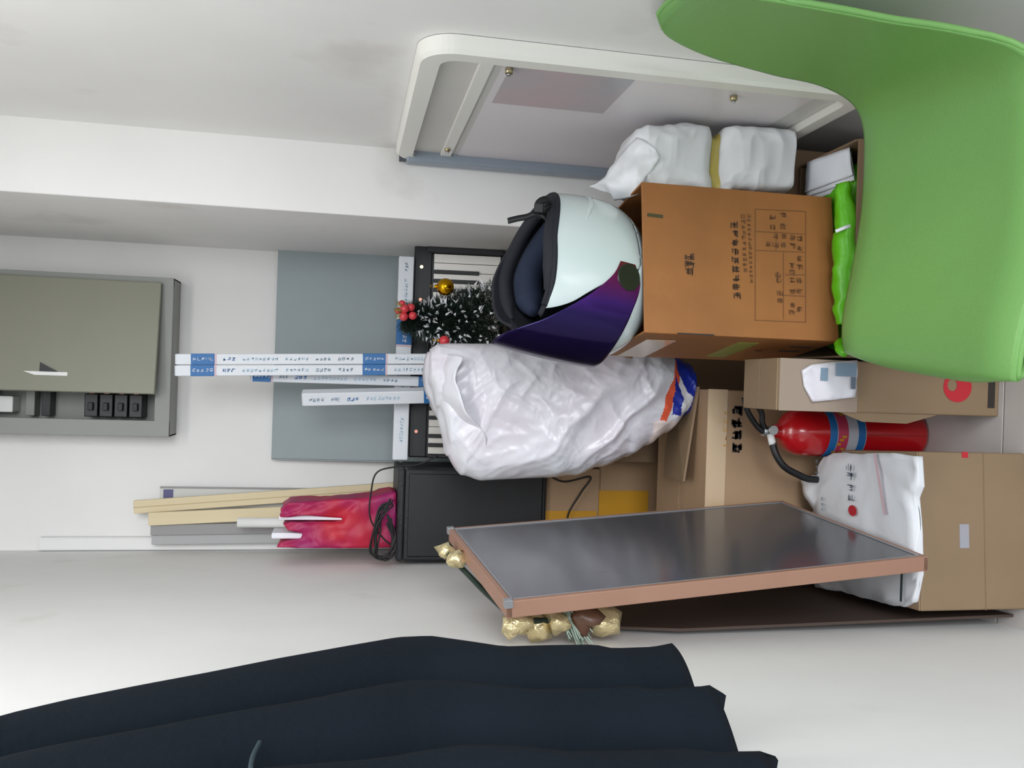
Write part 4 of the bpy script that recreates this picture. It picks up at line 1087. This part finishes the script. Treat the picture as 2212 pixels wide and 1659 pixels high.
# ------------------------------------------------------------------ notice board on the right wall
def noticeboard():
    XF = XR - .038
    p_tf, p_tn, p_bn = at(842, 331, X=XF), at(932, 92, X=XF), at(1850, 228, X=XF)
    y0 = (p_tn.y + p_bn.y) / 2 - .005; y1 = YP - .012
    z1 = (p_tf.z + p_tn.z) / 2; z0 = p_bn.z - .02
    t = thing('notice_board', 'cream framed notice board with rounded corners on the right wall', 'notice board', (XR, (y0 + y1) / 2, z0))
    L_, H_ = (y1 - y0) / 2, z1 - z0
    # local: x towards room is negative; y along the wall (far +), z up
    mtx = Matrix.Rotation(PI / 2, 4, 'Z')    # plate x -> y , plate y -> -x
    def ringframe(name, out, inn, d0, d1, m):
        bm = bmesh.new(); n_ = len(out)
        rows = []
        for pts_, d in ((out, d0), (out, d1 + .006), (out, d1), (inn, d1), (inn, d0)):
            s_ = 1
            rows.append([bm.verts.new((-d, p[0], p[1])) for p in pts_])
        # round the outer front edge
        for i, (po, pi_) in enumerate(zip(out, inn)):
            dv = Vector((pi_[0] - po[0], pi_[1] - po[1])).normalized() * .007
            rows[2][i].co = Vector((-d1, po[0] + dv.x, po[1] + dv.y)); rows[1][i].co = Vector((-(d1 - .007), po[0], po[1]))
        for a_, b_ in zip(rows, rows[1:]):
            for i in range(n_): bm.faces.new((a_[i], a_[(i + 1) % n_], b_[(i + 1) % n_], b_[i]))
        return bmobj(name, bm, m, t)
    R1 = .075
    out = rrect(-L_, L_, 0, H_, R1, 10); inn = rrect(-L_ + .042, L_ - .035, .04, H_ - .045, R1 - .04, 10)
    # far corners are square
    def sq(pts_, xa): return [(xa, (p[1] if abs(p[1] - H_ / 2) < H_ / 2 - R1 else (H_ if p[1] > H_ / 2 else 0))) if p[0] > L_ - R1 - .001 and False else p for p in pts_]
    ringframe('frame', out, inn, .001, .036, M_FRAMEW)
    boxo('backing', (-.018, -.002, -L_ + .035, L_ - .03, .03, H_ - .04), M_BACKING, t, bev=0)
    def yz(px, py): p = at(px, py, X=XF + .02); return p.y - t.location.y, p.z - t.location.z
    zs1 = yz(985, 310)[1]; 
    boxo('ledge_strip', (-.026, -.018, -L_ + .043, L_ - .036, zs1 - .0, zs1 + .03), M_FRAMEW, t, bev=.002)
    boxo('poster', (-.0205, -.0182, -L_ + .06, L_ - .05, .1, zs1 - .02), M_POSTER, t, bev=0)
    a_, b_ = yz(1075, 165), yz(1290, 235)
    boxo('picture', (-.0212, -.0205, -L_ + .075, b_[0] + .02, b_[1] - .02, zs1 - .035), M_PICT, t, bev=0)
    boxo('clear_sheet', (-.0245, -.0225, -L_ + .046, L_ - .04, .06, zs1 - .004), clear_mat(), t, bev=0)
    for px, py in ((1100, 143), (967, 315), (1585, 203)):
        y_, z_ = yz(px, py)
        y_ = max(min(y_, L_ - .05), -L_ + .056)
        s_ = cylo('screw', (-.0225, y_, z_), (-.033, y_, z_), .008, M_SCREW, t, seg=14)
        cylo('screw_cap', (-.033, y_, z_), (-.037, y_, z_), .0045, M_CHROME, s_, seg=12)
    boxo('far_rail', (-.046, -.001, L_ - .05, L_ + .002, .03, H_ - .03), M_RAIL, t, bev=.006)
    cylo('rail_end', (-.022, L_ - .014, H_ - .06), (-.022, L_ - .014, H_ - .012), .02, M_EDGE, t, seg=16)
def clear_mat():
    m = bpy.data.materials.new('clear_plastic_sheet'); m.use_nodes = True
    nt = m.node_tree; b = nt.nodes['Principled BSDF']
    b.inputs['Base Color'].default_value = (.95, .95, .95, 1); b.inputs['Roughness'].default_value = .15
    tr = nt.nodes.new('ShaderNodeBsdfTransparent'); mx = nt.nodes.new('ShaderNodeMixShader'); mx.inputs[0].default_value = .12
    nt.links.new(tr.outputs[0], mx.inputs[1]); nt.links.new(b.outputs[0], mx.inputs[2]); nt.links.new(mx.outputs[0], nt.nodes['Material Output'].inputs[0])
    return m
noticeboard()

# ------------------------------------------------------------------ green shell chair
def chair():
    SZ = .47
    th = math.radians(7)
    org = Vector((.052, 1.392, 0))
    t = thing('shell_chair', 'apple green plastic shell chair with metal legs at right', 'chair', org, (0, 0, -th))
    prof = [(0, .004, -.045, .20), (.06, -.004, -.02, .222), (.12, .012, .0, .234), (.25, .08, .006, .243), (.4, .19, -.006, .246), (.52, .30, -.012, .244), (.60, .39, -.004, .238), (.66, .475, .012, .232), (.71, .52, .055, .215), (.76, .543, .14, .19), (.82, .553, .24, .178), (.88, .563, .34, .166), (.93, .571, .42, .148), (.97, .579, .485, .118), (.99, .584, .51, .09), (1, .587, .53, .05)]
    def cat(k, s): 
        P = [(p[0], p[k]) for p in prof]
        for i in range(len(P) - 1):
            if s <= P[i + 1][0] or i == len(P) - 2:
                s0, v0 = P[max(i - 1, 0)]; s1, v1 = P[i]; s2, v2 = P[i + 1]; s3, v3 = P[min(i + 2, len(P) - 1)]
                x_ = (s - s1) / (s2 - s1)
                m1 = (v2 - v0) / max(s2 - s0, 1e-6) * (s2 - s1); m2 = (v3 - v1) / max(s3 - s1, 1e-6) * (s2 - s1)
                return (2 * x_ ** 3 - 3 * x_ ** 2 + 1) * v1 + (x_ ** 3 - 2 * x_ ** 2 + x_) * m1 + (-2 * x_ ** 3 + 3 * x_ ** 2) * v2 + (x_ ** 3 - x_ ** 2) * m2
    def fn(u, v_):
        a_, h, w0 = cat(1, v_), cat(2, v_), cat(3, v_)
        b_ = 2 * u - 1
        lip = max(0, abs(b_) - .72) / .28
        back = min(max((v_ - .62) / .2, 0), 1)
        y_ = b_ * w0
        # the seat edges roll down a little, the back edges curl forward
        h2 = h - .016 * lip ** 2 * (1 - back) + .012 * (b_ * b_) * (1 - back)
        a2 = a_ - .012 * b_ * b_ * back * (1 - max(0, (v_ - .9) / .1) * .5)
        if v_ < .12: a2 += .055 * abs(b_) ** 4 * (1 - v_ / .12)
        return Vector((a2, y_, SZ + h2))
    bm = bmesh.new(); uvgrid(bm, 49, 97, fn)
    o = bmobj('shell', bm, M_CHAIR, t, True)
    md = o.modifiers.new('t', 'SOLIDIFY'); md.thickness = .007; md.offset = -1
    # rolled rim
    edge = [fn(0, k / 60) for k in range(61)] + [fn(k / 20, 1) for k in range(1, 20)] + [fn(1, 1 - k / 60) for k in range(61)] + [fn(1 - k / 20, 0) for k in range(1, 20)]
    bm = bmesh.new(); tube(bm, edge, .005, 8, True); bmobj('rolled_rim', bm, M_CHAIR, t, True)
    for sx_, sy_ in ((.11, -.15), (.11, .15), (.36, -.15), (.36, .15)):
        fx = sx_ + (-.06 if sx_ < .2 else .06); fy = sy_ * 1.33
        lg = cylo('leg', (fx, fy, .006), (sx_, sy_, SZ - .025), .010, M_CHROME, t, r1=.011)
        cylo('foot_cap', (fx, fy, 0), (fx - (fx - sx_) * .03, fy - (fy - sy_) * .03, .02), .013, M_DARK, lg)
    for y_ in (-.15, .15):
        cylo('seat_rail', (.10, y_, SZ - .028), (.37, y_, SZ - .026), .009, M_CHROME, t)
    cylo('cross_rail', (.12, -.15, SZ - .03), (.12, .15, SZ - .03), .009, M_CHROME, t)
    cylo('cross_rail', (.35, -.15, SZ - .03), (.35, .15, SZ - .03), .009, M_CHROME, t)
chair()

# ------------------------------------------------------------------ navy garment hanging along the left wall
def garment():
    X0 = -.36
    hemz = at(1480, 1400, X=X0).z
    far = []
    for px, py in ((-120, 1600), (0, 1545), (150, 1510), (300, 1480), (450, 1452), (600, 1422), (750, 1395), (860, 1376), (930, 1373), (1010, 1384), (1090, 1396), (1200, 1393), (1290, 1392), (1330, 1400), (1420, 1397), (1470, 1388)):
        p = at(px, py, X=X0); far.append((p.z, p.y))
    far.sort()
    ztop = 2.3
    t = thing('navy_garment', 'dark navy cloth garment hanging in pleated folds at lower left edge', 'garment', (X0, .75, hemz))
    ynear = .38
    zn = at(1700, 1659, X=X0).z; yn_ = at(1700, 1659, X=X0).y; yf0 = far[0][1]
    def fn(u, v_):
        s = u * 4.6
        k = s % 1.0
        # hem steps from fold to fold
        y_lin = far[0][1] + (ynear - far[0][1]) * u
        zh = hemz + (zn - hemz) * (yf0 - y_lin) / (yf0 - yn_)
        z = zh + (ztop - zh) * v_
        yf = interp(z, far)
        if z > far[-1][0]: yf = far[-1][1] - .1 * (z - far[-1][0])
        # each fold: broad face turned to the viewer, then a short tuck back
        open_ = 1 - .55 * min(max((z - 1.1) / 1.0, 0), 1)
        amp = .12 * open_ * min(1, .55 + u * 3)
        if k < .86: dx = -amp * (k / .86) ** 2.0
        else: dx = -amp * (1 - ((k - .86) / .14) ** .7)
        y_ = yf + (ynear - yf) * u
        lean_ = max(0, z - 1.9) / .4
        x_ = X0 + dx - .2 * lean_ ** 1.4 + fbm((u * 2, z * 1.5, 0), 2.2, 2) * .012 * min(1, u * 4)
        return Vector((x_ - X0, y_ - .75, z - hemz + -.02 * (k - .5) * (1 - v_) ** 10))
    bm = bmesh.new(); uvgrid(bm, 170, 90, fn)
    o = bmobj('cloth', bm, M_NAVY, t, True)
    md = o.modifiers.new('t', 'SOLIDIFY'); md.thickness = .006; md.offset = -1
    # seam cord visible near the lower frame edge
    s0 = [at(540, 1690, X=X0 - .01), at(546, 1660, X=X0 - .012), at(560, 1630, X=X0 - .014)]
    tubeo('seam_cord', [p - t.location + Vector((.012, 0, 0)) for p in s0], .0025, mat('slate_cord', (44, 62, 70), .7), t)
garment()
